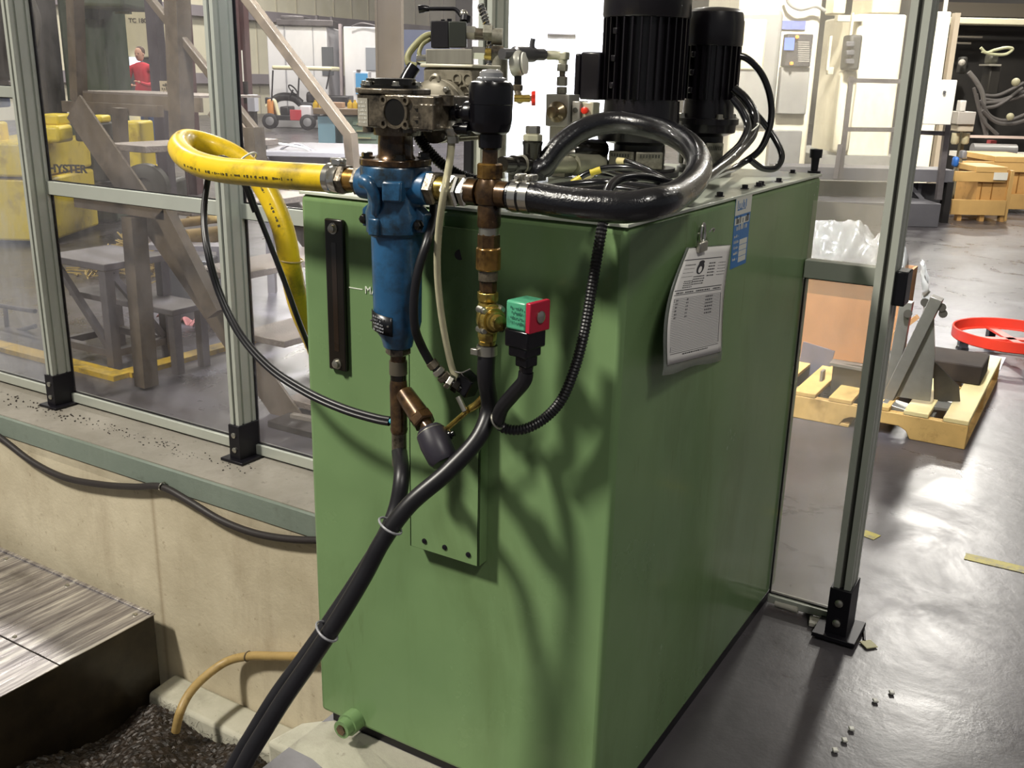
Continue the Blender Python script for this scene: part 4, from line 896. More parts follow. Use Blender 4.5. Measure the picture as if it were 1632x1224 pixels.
# ------------------------------------------------------------------ beyond the left panes
BRN = M('brown_painted_steel', '#5f5344', .55, .15, var=.15, vs=6, dirt='#463c31', da=.4, ds=8)
CHK = M('checker_plate', '#7f746a', .4, .5, var=.2, vs=60, bump=.5, bs=120)
stt = thing('stair_platform', 'brown steel stair with checker plate treads and sloping handrails beyond the fence', 'stair', (-3.8, 3.4, 0))
YN, YF_ = 3.0, 3.85
sl0, sl1 = at(118, 170, Y=YN), at(346, 500, Y=YN)
sd = (sl1-sl0); 
for Y in (YN, YF_):
    a = V((sl0.x, Y, sl0.z)); b = a+sd*1.52; MB().bar(a, b, .012, .15, (0, 0, 1)).build('stringer', BRN, stt)
    MB().bar(a+V((0, .03, -.05)), b+V((0, .03, -.05)), .05, .012, (0, 0, 1)).build('stringer_flange', BRN, stt)
for k in range(5):
    x = sl0.x+.30+k*.262; z = sl0.z-.155-k*.258
    if z < .05: break
    MB().box((x-.12, YN+.01, z-.03), (x+.16, YF_-.01, z)).build('tread', CHK, stt, bevel=.003)
zl_ = at(220, 152, Y=YF_).z
MB().box((at(113, 150, Y=YF_).x, YF_, zl_-.075), (at(318, 150, Y=YF_).x, YF_+.02, zl_)).build('landing_edge', BRN, stt)
MB().box((at(113, 150, Y=YF_).x, YF_, zl_), (at(318, 150, Y=YF_).x, YF_+.45, zl_+.012)).build('landing_plate', CHK, stt)
MB().box((at(108, 170, Y=YF_-.02).x, YF_-.06, at(200, 180, Y=YF_).z-.01), (at(265, 170, Y=YF_).x, YF_-.02, at(200, 165, Y=YF_).z)).build('landing_channel', BRN, stt)
def post_px(px0, y0, px1, y1, Y, w, name='handrail_post'):
    return MB().bar(at(px0, y0, Y=Y), at(px1, y1, Y=Y), w, w, (1, 0, 0)).build(name, BRN, stt)
post_px(117, -60, 126, 160, YF_, .07); post_px(280, -60, 291, 235, YN, .075); post_px(190, 172, 197, 300, YF_-.1, .06, 'support_leg')
post_px(404, 203, 412, 300, YN, .06); post_px(558, 213, 566, 300, YF_, .05)
for a, b, Y in (((205, -45), (407, 208), YN), ((350, -60), (560, 218), YF_)):
    MB().bar(at(*a, Y=Y), at(*b, Y=Y), .045 if Y > 3.5 else .03, .05 if Y > 3.5 else .032).build('handrail', BRN, stt, bevel=.004)
sup = thing('steel_support', 'upright brown steel support with a cross beam under the stair', 'support', (-3.8, 2.98, 0))
MB().bar(at(213, 345, Y=2.93), at(234, 614, Y=2.93), .082, .07, (1, 0, 0)).build('upright', BRN, sup)
MB().bar(at(125, 318, Y=2.93), at(268, 338, Y=2.93), .05, .065, (0, 0, 1)).build('cross_beam', BRN, sup)
MB().bar(at(262, 338, Y=2.93), at(345, 500, Y=2.93), .05, .08, (0, 0, 1)).build('brace', BRN, sup)
# grey work stand
GRS = M('grey_steel_frame', '#6d686a', .45, .4, var=.15, vs=10)
ws = thing('work_stand', 'grey two-level steel work stand beside the brown upright support', 'stand', (-4.3, 3.2, 0))
c0 = at(165, 422, Y=3.0); xa_ = at(70, 406, Y=3.0).x; yb_ = at(270, 404, X=c0.x).y; z0 = c0.z
MB().box((xa_, 3.0, z0-.035), (c0.x, yb_, z0)).build('upper_deck', GRS, ws, bevel=.004)
s0_ = at(275, 495, z=.33); s1_ = at(320, 484, X=s0_.x)
MB().box((xa_-.05, s0_.y, .30), (s0_.x, s1_.y+.05, .33)).build('lower_deck', GRS, ws, bevel=.004)
for x, y in ((c0.x-.03, 3.03), (xa_+.03, 3.03), (c0.x-.03, yb_-.03), (xa_+.03, yb_-.03)): MB().box((x-.025, y-.025, 0), (x+.025, y+.025, z0-.035)).build('leg', GRS, ws)
for x, y in ((s0_.x-.03, s0_.y+.03), (s0_.x-.03, s1_.y+.02)): MB().box((x-.022, y-.022, 0), (x+.022, y+.022, .30)).build('leg', GRS, ws)
for y in (3.03, yb_-.03): MB().bar((xa_+.03, y, .09), (c0.x-.03, y, .09), .035, .035).build('stretcher', GRS, ws)
for x in (xa_+.03, c0.x-.03): MB().bar((x, 3.03, .09), (x, yb_-.03, .09), .035, .035).build('stretcher', GRS, ws)
MB().bar((xa_+.06, 3.03, z0-.06), (c0.x-.06, 3.03, .12), .03, .03).build('brace', GRS, ws)
MB().bar((c0.x-.03, 3.06, z0-.06), (c0.x-.03, yb_-.06, .12), .03, .03).build('brace', GRS, ws)
pf = thing('pipe_stand', 'low grey pipe frame standing beyond the fence beside the work stand', 'frame', (-5, 3.3, 0))
for a, b in (((-20, 484), (56, 496)), ((-20, 538), (56, 520)), ((8, 488), (14, 548)), ((-10, 545), (60, 560))): MB().tube([at(*a, Y=3.25), at(*b, Y=3.25)], .013, 10, curve=False).build('bar', GRS, pf)
YMK = M('yellow_floor_edge', '#c9a52c', .5, var=.12, dirt='#6d5c2c', da=.35, ds=8)
ye = thing('yellow_floor_edge', 'yellow painted steel edge lying on the floor in a corner round the work stand', 'floor edge', (-4.1, 2.85, 0))
ex = at(190, 606, z=0); MB().box((-7, ex.y-.03, 0), (ex.x, ex.y+.06, .025)).build('edge_bar', YMK, ye); MB().box((ex.x-.07, ex.y+.06, 0), (ex.x+.02, ex.y+1.8, .025)).build('edge_bar', YMK, ye)
PINK = M('pink_rag', '#8a5450', .8, var=.2, vs=30)
p = at(310, 507, z=.0)-V((0, .09, 0)); r_ = random.Random(3)
tag(MB().grid(lambda u, v: (p.x-.16+.34*u, p.y-.06+.12*v, .012+.02*math.sin(u*17)*math.sin(v*5+u*6)+.012*math.sin(u*40)), 24, 8).build('rag', PINK, solid=.004), 'crumpled pink rag on the floor beyond the grey work stand', 'rag')
fp = thing('floor_plate', 'dark flat steel plate with a pale bar lying on the floor behind the fence', 'plate', at(470, 675, z=0))
p = at(470, 682, z=0); MB().box((p.x-.10, p.y-.06, 0), (p.x+.35, p.y+.22, .03)).build('plate', M('dark_plate', '#38332f', .5, .3), fp, bevel=.004); MB().obox((p.x+.08, p.y+.05, .038), (.26, .03, .016), (1, .1, 0)).build('bar', M('bar_pale', '#8d857a', .5, .4), fp)

# yellow forklift
FY_ = M('forklift_yellow', '#e8cf3e', .4, var=.06, vs=4, dirt='#9a8026', da=.25, ds=4); FDK = M('forklift_dark', '#3c3a34', .55)
HK = 8.2
fk = ht('forklift', 'yellow counterbalance forklift with black lettering parked beyond the stair', 'forklift', 60, HK)
hb(fk, 'counterweight', -70, 227, 146, 282, HK, 1.1, FY_, .025); hb(fk, 'counterweight_base', -70, 284, 156, 384, HK+.05, 1.0, FY_, .025)
hb(fk, 'rear_hood', 62, 182, 115, 200, HK+.2, .7, FY_, .02); hb(fk, 'rear_hood', 62, 200, 118, 228, HK+.12, .8, FY_, .03)
hb(fk, 'engine_bay', 118, 196, 182, 226, HK+.3, .6, FDK, .02); hb(fk, 'engine_bay', 146, 226, 182, 290, HK+.3, .8, FDK, .02)
hb(fk, 'seat_base', 140, 184, 178, 196, HK+.4, .5, FY_, .02); hb(fk, 'front_cowl', 191, 194, 248, 280, HK+.3, .7, FY_, .02); hb(fk, 'floor_plate', 205, 268, 270, 296, HK+.4, .6, FY_, .03)
hb(fk, 'side_step', 122, 300, 150, 322, HK-.06, .3, FDK, .01)
hb(fk, 'paper', 206, 178, 222, 194, HK+.6, .03, WHITE); hb(fk, 'chassis', 150, 292, 300, 340, HK+.4, .7, FDK, .03)
c = aw(238, 290, HK+.3)
for q in (aw(238, 296, HK+.25), aw(60, 395, HK+.5)): MB().lathe(q, HF*-1, [(0, .16), (.02, .19), (.12, .19), (.14, .16), (.14, .08), (.1, .07)], 28).build('wheel', FDK, fk)
lo = aw(108, 275, HK-.003); text('maker_lettering', 'HYSTER', M('stencil_black', '#26210f', .6), fk, lo, HR, UPZ, .090, .003, thick=.003)
for x0_, x1_ in ((-70, -15),): hb(fk, 'side_panel', x0_, 196, 20, 300, HK+.02, 1.0, FY_, .025)
# heaps of timber and dunnage under the stair
TIM = M('old_timber', '#a08757', .75, var=.25, vs=12); 
for i, (x0, y0, x1, y1, h) in enumerate(((262, 352, 300, 366, 6.3), (296, 366, 342, 392, 6.2), (300, 345, 350, 360, 6.6))):
    a, b = aw(x0, (y0+y1)/2, h), aw(x1, (y0+y1)/2+2, h); r0 = (y1-y0)/2/1575*h
    tag(MB().lathe(a, b-a+HF*.25, [(0, r0), ((b-a).length+.2, r0)], 14).build('timber_log', TIM), ('thin timber log lying beneath the stair', 'thick cut timber log with pale end beneath the stair', 'timber log at the rear of the small timber heap')[i], 'log')
r_ = random.Random(4); c = aw(205, 372, 7.2); m = MB()
for i in range(420):
    p = c+HR*r_.gauss(0, .16)+HF*r_.gauss(0, .15); zz = max(.0, .30-1.1*abs((p-c).dot(HR)))*r_.random(); u = V((r_.uniform(-1, 1), r_.uniform(-1, 1), r_.uniform(-.5, .5))).normalized()
    m.obox((p.x, p.y, zz+.01), (.10, .008, .008), u, (0, .1, 1))
tag(m.build('straw', M('straw', '#a8925a', .8, var=.3, vs=30), flat=True), 'loose straw-coloured packing heaped on the floor by the forklift', 'packing', kind='stuff')
rb = ht('steel_rail', 'long dark steel rail on low blocks lying under the timber logs', 'rail', 300, 6.0); hb(rb, 'rail', 230, 392, 372, 400, 6.0, .15, GRS); 
for x in (245, 345): hb(rb, 'block', x, 400, x+14, 412, 6.0, .15, GRS, floor=True)
bn = ht('dark_bin', 'dark steel bin on the floor between the work stand and the brace', 'bin', 290, 5.6); hb(bn, 'bin', 262, 415, 350, 478, 5.75, .2, M('bin_dark', '#3a3838', .5, .3), .01, floor=True)

# dark green machine tool
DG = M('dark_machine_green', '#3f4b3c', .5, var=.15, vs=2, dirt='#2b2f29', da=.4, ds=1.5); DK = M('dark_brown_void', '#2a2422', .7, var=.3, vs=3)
gm = ht('machine_column', 'tall dark green machine tool column with a pale trim strip beyond the forklift', 'machine', 120, 9.6)
hb(gm, 'column', 96, -40, 205, 186, 9.6, 1.4, DG, .04, floor=True); hb(gm, 'side_housing', 20, -40, 98, 200, 9.4, 1.2, M('dark_machine_brown', '#3b3836', .55, var=.2, vs=2), .03, floor=True)
hb(gm, 'top_beam', 98, -30, 245, 10, 9.2, .8, M('machine_green_light', '#56604f', .5), .03); hb(gm, 'trim_strip', 183, 18, 206, 22, 9.55, .06, M('trim_pale', '#8f9488', .5), 0)
hb(gm, 'way_cover', 120, 30, 170, 150, 9.55, .05, DG, .01)
MB().tube([aw(*p, 9.3) for p in ((50, 0), (60, 30), (58, 60), (50, 95))], .03, 10).build('cable', M('hose_grey', '#565450', .5), gm)
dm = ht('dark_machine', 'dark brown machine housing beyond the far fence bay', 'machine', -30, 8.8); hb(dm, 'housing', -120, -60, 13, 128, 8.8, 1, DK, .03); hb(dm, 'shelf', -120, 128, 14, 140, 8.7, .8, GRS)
hb(dm, 'blue_bin', -60, 145, 17, 172, 9.3, .4, M('bin_blue', '#5f78b8', .5), .02, floor=False); hb(dm, 'leg', -110, 140, -90, 400, 8.8, .1, GRS, floor=True)
# black post with printed tag
bp_ = ht('tagged_post', 'dark slim post carrying a pale printed tag behind the stair landing', 'post', 262, 8.5); hb(bp_, 'post', 240, -40, 268, 300, 8.5, .3, M('post_purple_dark', '#4a434a', .6), floor=True)
tg = hb(bp_, 'tag', 255, 129, 269, 153, 8.2, .01, M('tag_cream', '#cfc0a4', .6)); 
for k in range(3): scribble(INK, tg, aw(258, 149-k*6, 8.19), HR, UPZ, .045, .022, 80+k)
# cream machine with model lettering, monitor and operator
CR = M('cream_machine', '#cfc7a6', .5, var=.04)
tcm = ht('lettered_machine', 'cream machine front with dark model lettering behind the person in red', 'machine', 222, 15.2)
hb(tcm, 'front', 194, 12, 268, 91, 20.2, 1.2, CR, .02); hb(tcm, 'lower_front', 194, 91, 268, 300, 20.25, 1.2, M('machine_grey_dark', '#5b5a58', .5), .02, floor=True); hb(tcm, 'monitor', 206, 91, 224, 105, 20.1, .1, M('monitor_lit', '#dfe8f5', .3, emit='#e6f0ff', es=1.6), .005)
text('model_lettering', 'TC 180', M('lettering_grey', '#5d5648', .6), tcm, aw(219.5, 36, 20.19), HR, UPZ, .113, .002, thick=.003)

def person():
    H0 = 18.; base = aw(238, 250, H0); base.z = 0
    t = thing('person', 'person in a red shirt and blue jeans standing by the lettered cream machine', 'person', base)
    sx = lambda a, b, z: base+HR*a-HF*b+UPZ*z
    def skin(name, vs, es, rs, mat, par=t, sub=2):
        me = bpy.data.meshes.new(name); me.from_pydata([tuple(V(v)-t.location) for v in vs], es, []); me.update()
        o = bpy.data.objects.new(name, me); COL.objects.link(o); o.parent = par; me.materials.append(mat)
        md = o.modifiers.new('skin', 'SKIN'); md.use_smooth_shade = True
        for i, r in enumerate(rs): me.skin_vertices[0].data[i].radius = (r, r) if not isinstance(r, tuple) else r
        me.skin_vertices[0].data[0].use_root = True
        s = o.modifiers.new('sub', 'SUBSURF'); s.levels = sub; s.render_levels = sub; return o
    SK = M('skin', '#c79a82', .5); RS = M('red_shirt', '#b92637', .8, var=.1, vs=8); JN = M('blue_jeans', '#41567f', .85, var=.1); HA = M('brown_hair', '#4a3326', .7)
    # body: pelvis, torso, neck, arms (one continuous surface)
    vs = [sx(0, 0, .98), sx(0, 0, 1.15), sx(0, .01, 1.32), sx(0, 0, 1.46), sx(0, .01, 1.54),
          sx(-.19, .0, 1.43), sx(-.26, .06, 1.20), sx(-.16, .24, 1.14), sx(-.08, .33, 1.15), sx(.19, 0, 1.43), sx(.26, .05, 1.19), sx(.16, .24, 1.16), sx(.07, .33, 1.20),
          sx(-.10, 0, .90), sx(-.11, .02, .50), sx(-.12, -.02, .10), sx(-.13, .10, .04), sx(.10, 0, .90), sx(.12, .0, .50), sx(.13, -.03, .10), sx(.15, .09, .04)]
    es = [(0,1),(1,2),(2,3),(3,4),(3,5),(5,6),(6,7),(7,8),(3,9),(9,10),(10,11),(11,12),(0,13),(13,14),(14,15),(15,16),(0,17),(17,18),(18,19),(19,20)]
    rs = [(.16,.11),(.15,.11),(.17,.115),(.11,.085),.055,.065,.048,.036,.03,.065,.048,.036,.03,.085,.062,.045,.04,.085,.062,.045,.04]
    skin('body', vs, es, rs, RS)
    skin('jeans', [sx(0, 0, 1.0), sx(-.10, 0, .88), sx(-.11, .02, .50), sx(-.12, -.02, .09), sx(.10, 0, .88), sx(.12, 0, .50), sx(.13, -.03, .09)], [(0,1),(1,2),(2,3),(0,4),(4,5),(5,6)], [(.17,.125),.098,.075,.065,.098,.075,.065], JN)
    for s in (-1, 1): skin('shoe', [sx(s*.125, -.04, .04), sx(s*.135, .08, .045), sx(s*.145, .17, .035)], [(0,1),(1,2)], [.045,.05,.04], M('shoe_dark', '#2a2523', .6), sub=1)
    m = MB(); hc_ = sx(-.01, .03, 1.665); rot = -HF+HR*-.3
    hd = m.lathe(hc_, UPZ, [(-.115, .001), (-.112, .03), (-.095, .05), (-.06, .066), (-.02, .075), (.03, .079), (.07, .07), (.10, .05), (.118, .02), (.12, .001)], 20).build('head', SK, t)
    f0 = rot.normalized(); s_ = f0.cross(UPZ)
    MB().lathe(hc_+f0*.070-UPZ*.012, f0+UPZ*-.35, [(0, .014), (.018, .012), (.024, .001)], 10).build('nose', SK, hd)
    for k in (-1, 1):
        MB().ball(hc_+f0*.068+s_*(.028*k)+UPZ*.010, .010, 10, 6).build('eye', M('eye_dark', '#2a211d', .3), hd); MB().ball(hc_+s_*(.078*k)-UPZ*.0, .018, 10, 6).build('ear', SK, hd)
    MB().obox(hc_+f0*.066-UPZ*.048, (.04, .012, .008), s_).build('mouth', M('mouth_red', '#8d4a44', .5), hd)
    MB().lathe(hc_+UPZ*.018-f0*.014, UPZ+f0*-.25, [(.0, .083), (.03, .085), (.07, .076), (.1, .055), (.115, .02), (.117, .001)], 20).build('hair', HA, hd)
    for k, (w_, el) in enumerate(((sx(-.08, .33, 1.15), sx(-.16, .24, 1.14)), (sx(.07, .33, 1.20), sx(.16, .24, 1.16)))):
        d = (w_-el).normalized(); side = d.cross(UPZ).normalized()
        vs = [w_, w_+d*.045]; es = [(0, 1)]; rs = [(.022, .028), (.016, .034)]
        hnd = skin('hand', vs, es, rs, SK, sub=1)
        for q, L1 in ((-.027, .062), (-.009, .072), (.009, .068), (.026, .055)): skin('finger', [w_+d*.05+side*q, w_+d*(.05+L1*.55)+side*q, w_+d*(.05+L1*.95)+side*q-UPZ*.015], [(0,1),(1,2)], [.0095, .009, .0075], SK, hnd, 1)
        skin('thumb', [w_+d*.01+side*-.03, w_+d*.035+side*-.055, w_+d*.06+side*-.06], [(0,1),(1,2)], [.011, .01, .008], SK, hnd, 1)
person()
# maroon building columns and wall services
MAR = M('maroon_steel', '#54393a', .6, var=.15, vs=3)
for i, (x0, x1, h, dep) in enumerate(((286, 312, 12, .35), (383, 401, 21.5, .4), (340, 386, 19.5, .3))):
    c_ = ht('steel_column', ('dark maroon building column behind the slotted fence post', 'maroon building column beside the cream wall panels', 'wide maroon column flange near the golf cart end of the wall')[i], 'column', x0, h); hb(c_, 'web', x0, -60, x1, 300, h, dep, MAR, floor=True)
    hb(c_, 'flange', x0-3, -60, x0+2, 300, h-.05, dep+.1, MAR, floor=True)
    if i == 0:
        for k in range(14): hb(c_, 'rung_mark', x0+4, 22+k*10, x0+14, 25+k*10, h-.02, .03, DK)
wcb = ht('wall_box', 'white control box on a stand beside the maroon columns', 'box', 402, 20.5); hb(wcb, 'box', 394, 151, 412, 178, 20.5, .3, M('box_white', '#c9cbd6', .5), .01); hb(wcb, 'stand', 397, 178, 410, 186, 20.5, .25, DK, floor=True); hb(wcb, 'conduit', 381, 80, 386, 130, 20.6, .08, WHITE); hb(wcb, 'arm', 385, 130, 395, 165, 20.55, .06, DK)
# golf cart
HG = 25.2; gp = lambda x, y, o=0.: aw(x, y, HG+o)
IV = M('cart_ivory', '#d9d2b0', .4); CBK = M('cart_black', '#232227', .45); CRD = M('cart_red', '#b63a44', .45); CWH = M('cart_white', '#d9d3d8', .4); COR = M('cart_orange', '#c98445', .45)
gc_ = ht('golf_cart', 'golf cart with ivory roof, black seat and red and white rear panel', 'golf cart', 462, HG)
hb(gc_, 'roof', 433, 105, 529, 112, HG, 1.15, IV, .04); hb(gc_, 'floor_pan', 430, 184, 510, 192, HG, 1.1, CBK, .02)
hb(gc_, 'front_cowl', 425, 158, 442, 186, HG, 1.1, COR, .06); hb(gc_, 'rear_body', 462, 175, 480, 192, HG-.02, .06, CRD, .01); hb(gc_, 'rear_side', 478, 168, 508, 189, HG, 1.1, CWH, .04); hb(gc_, 'seat_box', 446, 170, 470, 190, HG+.1, 1.0, CBK, .03)
MB().tube([gp(425, 170, .1), gp(436, 160, .1), (gp(442, 176, .1)), gp(446, 190, .1)], .05, 10).build('cowl_trim', IV, gc_); MB().tube([gp(430, 166, .4), gp(445, 155, .4), gp(468, 156, .4), gp(480, 165, .4)], .10, 12).build('dash', CBK, gc_)
hb(gc_, 'seat_back', 487, 146, 512, 166, HG+.2, .25, CBK, .08); hb(gc_, 'seat', 478, 163, 512, 170, HG+.15, .8, CBK, .05); hb(gc_, 'rear_basket', 508, 153, 565, 168, HG+.2, .9, CBK, .03); hb(gc_, 'mirror', 422, 155, 433, 166, HG+.6, .1, CBK, .03)
for x0, y0, x1, y1 in ((435, 112, 433, 160), (477, 112, 475, 158), (526, 112, 520, 142)): MB().tube([gp(x0, y0), gp(x1, y1)], .02, 8, curve=False).build('roof_post', CBK, gc_)
MB().torus(gp(467, 143, .3), HR*.7+UPZ*.6-HF*.2, .14, .018, 24, 6).build('steering_wheel', CBK, gc_); MB().tube([gp(467, 143, .3), gp(460, 158, .3)], .02, 8, curve=False).build('steering_column', CBK, gc_)
for x, y in ((430, 193), (490, 195)):
    w = MB().lathe(gp(x, y, -.02), HF*-1, [(-.16, .13), (-.14, .19), (.02, .19), (.04, .16), (.045, .11)], 24).build('wheel', CBK, gc_); MB().lathe(gp(x, y, -.06), HF*-1, [(0, .11), (.02, .10), (.03, .03)], 20).build('hubcap', M('hub_silver', '#a9a9ad', .3, .7), w)
# white machining centres in front of the wall
WM = M('machine_white', '#dedde0', .5, var=.02); WIN = M('machine_window', '#5a5d63', .3)
a_ = ht('machining_centre', 'white machining centre enclosure with dark roof duct behind the golf cart', 'machine', 480, 27)
hb(a_, 'enclosure', 428, 41, 545, 200, 27, 2.2, WM, .03, floor=True); hb(a_, 'door_window', 513, 75, 531, 120, 26.97, .06, WIN); hb(a_, 'roof_duct', 440, 31, 543, 41, 26.9, 1.2, GRS, .02); hb(a_, 'roof_unit', 447, 25, 496, 31, 26.9, 1, GRS, .02); hb(a_, 'roof_stub', 502, 24, 508, 32, 27, .2, GRS); hb(a_, 'roof_stub', 526, 26, 531, 32, 27, .2, GRS)
hb(a_, 'panel_joint', 455, 41, 457, 190, 26.98, .03, M('joint_grey', '#a3a3a8', .5)); hb(a_, 'panel_joint', 500, 41, 501, 190, 26.98, .03, M('joint_grey', '#a3a3a8', .5)); hb(a_, 'corner_post', 541, 38, 547, 170, 26.9, .2, M('joint_lilac', '#b0a4a8', .5), floor=True)
a_ = ht('machining_centre', 'white machining centre with grey window beside the tan column', 'machine', 580, 26.4)
hb(a_, 'enclosure', 549, 43, 640, 200, 26.4, 2, WM, .03, floor=True); hb(a_, 'door_window', 583, 76, 602, 112, 26.37, .06, M('window_grey', '#8d9199', .3)); MB().tube([aw(*p, 26.3) for p in ((560, 42), (575, 37), (590, 39), (602, 42))], .02, 6).build('hose', GRS, a_)
bc_ = ht('blue_cabinet', 'small bright blue cabinet in a white surround near the tan column', 'cabinet', 577, 24); hb(bc_, 'surround', 563, 114, 592, 175, 24, .5, WM, .01, floor=True); hb(bc_, 'door', 567, 117, 586, 150, 23.97, .05, M('cabinet_blue', '#4f9bd0', .5)); hb(bc_, 'lamp', 568, 111, 575, 114, 23.97, .1, GRS)
bg_ = ht('blue_cladding', 'tall grey blue panel on the far wall behind the pilot hose', 'panel', 665, 28); hb(bg_, 'panel', 637, 48, 735, 180, 30, .5, M('panel_blue_grey', '#5d6785', .6), floor=True); hb(bg_, 'edge', 734, 30, 742, 180, 29.9, .6, GRS, floor=True)
tcn = ht('tan_column', 'broad tan building column rising behind the gearbox', 'column', 622, 17.5); hb(tcn, 'column', 602, -60, 644, 300, 17.5, .4, M('tan_column', '#857a6a', .7, var=.1, vs=2), floor=True); hb(tcn, 'flange', 599, -60, 605, 300, 17.45, .5, M('tan_column', '#857a6a'), floor=True)
tag(hb(None, 'dark_column', 753, -40, 768, 50, 6.5, .12, M('post_grey', '#6a6460', .6), floor=True), 'slim grey column beside the slotted post over the tank', 'column')
# workbench with cupboards
wb = ht('workbench', 'workbench with wooden top, pale blue cupboard and green drawers below the golf cart', 'workbench', 560, 16)
hb(wb, 'worktop', 499, 174, 640, 184, 15.9, .9, M('bench_wood', '#7d6a55', .7, var=.1), .01)
hb(wb, 'blue_cupboard', 507, 185, 546, 240, 16, .7, M('cupboard_blue', '#8db9cd', .5), .01, floor=True); gd = hb(wb, 'green_unit', 548, 185, 636, 240, 16, .7, M('unit_green', '#7d9484', .5), .01, floor=True)
for k in range(4): hb(wb, 'drawer', 562, 191+k*11, 600, 200+k*11, 15.97, .05, M('unit_green', '#7d9484'), .004); hb(wb, 'drawer_pull', 568, 197+k*11, 591, 199+k*11, 15.93, .05, M('pull_cream', '#b6b48d', .5))
YB = M('bottle_yellow', '#d9b328', .5)
for i, (x, y) in enumerate(((503, 175), (512, 175), (558, 175), (566, 175), (574, 175))):
    p = aw(x, y, 16.2); tag(MB().lathe(p, UPZ, [(0, .042), (.09, .042), (.115, .03), (.12, .018), (.15, .018)], 14).build('bottle', YB if i < 4 else M('bottle_clear', '#c9bd90', .4)), ('yellow bottle at the blue cupboard end of the workbench', 'yellow bottle second from the blue cupboard end of the workbench', 'yellow bottle next to the cardboard box on the workbench', 'yellow bottle between another yellow bottle and the clear one', 'pale clear bottle at the end of the bottle row')[i], 'bottle', 'bottles on the workbench')
bx_ = ht('cardboard_box', 'small cardboard box among the yellow bottles on the workbench', 'box', 535, 16.25); bx_.location.z = .9; hb(bx_, 'box', 524, 163.5, 550, 171.8, 16.25, .3, M('small_card', '#b08f74', .7), .005)
# grey bench close behind the fence
gbn = ht('grey_bench', 'grey steel bench with trailing cables just beyond the yellow hose', 'bench', 500, 6.6)
hb(gbn, 'bench_top', 418, 243, 640, 252, 6.6, .9, M('bench_grey', '#6e6a6b', .6), .006); hb(gbn, 'bench_front', 430, 252, 640, 300, 6.65, .04, GRS); hb(gbn, 'leg', 418, 250, 430, 330, 6.6, .06, GRS, floor=True); hb(gbn, 'leg', 600, 250, 612, 330, 6.6, .06, GRS, floor=True)
MB().tube([aw(*p, 6.75) for p in ((436, 262), (446, 240), (462, 231), (480, 231), (500, 240), (520, 243), (550, 242))], .008, 8).build('cable', GRS, gbn); MB().tube([aw(*p, 6.7) for p in ((418, 223), (440, 228), (470, 233), (490, 238), (498, 250))], .007, 8).build('cable', M('cable_white', '#c9c6c4', .4), gbn)
vc_ = ht('bench_vice', 'dark vice at the end of the grey bench', 'vice', 418, 6.8); vc_.location.z = .85; hb(vc_, 'body', 410, 226, 426, 240, 6.8, .12, M('vice_dark', '#4d4a4a', .5, .3), .006); hb(vc_, 'jaw', 405, 228, 411, 236, 6.8, .1, M('vice_dark', '#4d4a4a'), .004)
# bright white cabinet beyond the tank
bw = ht('white_cabinet', 'tall brightly lit white machine cabinet beyond the tank, behind the pressure gauge', 'cabinet', 880, 5.4)
hb(bw, 'cabinet', 808, -60, 1010, 400, 5.4, .9, M('cabinet_white', '#e9ebf2', .35), .01, floor=True); hb(bw, 'door_edge', 804, -60, 808, 330, 5.36, .3, GRS, floor=True)
MB().tube([aw(*p, 5.33) for p in ((806, 62), (803, 52), (804, 40), (810, 33))], .008, 8).build('door_handle', BRIGHT, bw); hb(bw, 'seam', 872, 53, 918, 55, 5.385, .02, GRS)
K6 = 1.24
def aw6(x, y, h): return aw(x, y, h*K6)
def hb6(par, name, x0, y0, x1, y1, h, dep, mat, bev=0., floor=False, flat=False): return hb(par, name, x0, y0, x1, y1, h*K6, dep*K6, mat, bev, floor, flat)
def ht6(n, l, c, px, h, g=None): return ht(n, l, c, px, h*K6, g)
# ------------------------------------------------------------------ beyond the scuffed panel and on the open floor
CRM = M('machine_cream', '#e0d9c2', .5, var=.03); DGR = M('machine_dark_grey', '#55555a', .5); MGR = M('machine_mid_grey', '#8d8c88', .5)
cn = ht6('lathe_cabinet', 'cream machine tool with rounded grey door window and dark control panel beyond the motors', 'machine', 1230, 9.6)
hb6(cn, 'body', 1120, -40, 1300, 250, 9.6, 1.6, CRM, .03, floor=True); dr_ = hb6(cn, 'door', 1160, 14, 1242, 205, 9.55, .1, MGR, .06); hb6(cn, 'door_window', 1178, 30, 1220, 112, 9.53, .06, M('window_warm', '#d8cfae', .3), .02)
cpn = hb6(cn, 'control_panel', 1244, 54, 1294, 106, 9.45, .2, M('control_dark', '#39373c', .5), .01); hb6(cpn, 'screen', 1251, 60, 1266, 80, 9.43, .03, M('screen_blue', '#5f74c8', .3, emit='#6f86e0', es=.55))
for i, (x, y) in enumerate(((1270, 59), (1261, 101))): MB().lathe(aw6(x, y, 9.44), HF*-1, [(0, .02), (.03, .018), (.035, .001)], 12).build('signal_light', M('signal_orange', '#e88a3a', .3, emit='#ff9a3c', es=1.5), cpn)
hb6(cn, 'blue_nameplate', 1247, 33, 1284, 47, 9.58, .03, M('plate_blue', '#6a74ad', .4)); hb6(cn, 'lower_panel', 1238, 107, 1288, 182, 9.5, .1, MGR, .01); hb6(cn, 'base', 1225, 208, 1276, 270, 9.5, .1, M('base_grey', '#7e7d7c', .5), .01, floor=True)
for k in range(10): hb6(cpn, 'key_row', 1272, 66+k*3.4, 1290, 68+k*3.4, 9.44, .02, MGR)
MB().tube([aw6(*p, 9.5) for p in ((1252, -8), (1258, 6), (1275, 15), (1300, 10), (1316, 18))], .02, 8).build('cable', MGR, cn)
cm = ht6('machining_centre', 'large cream machining centre with hanging dark pendant behind the scuffed panel', 'machine', 1380, 10.2)
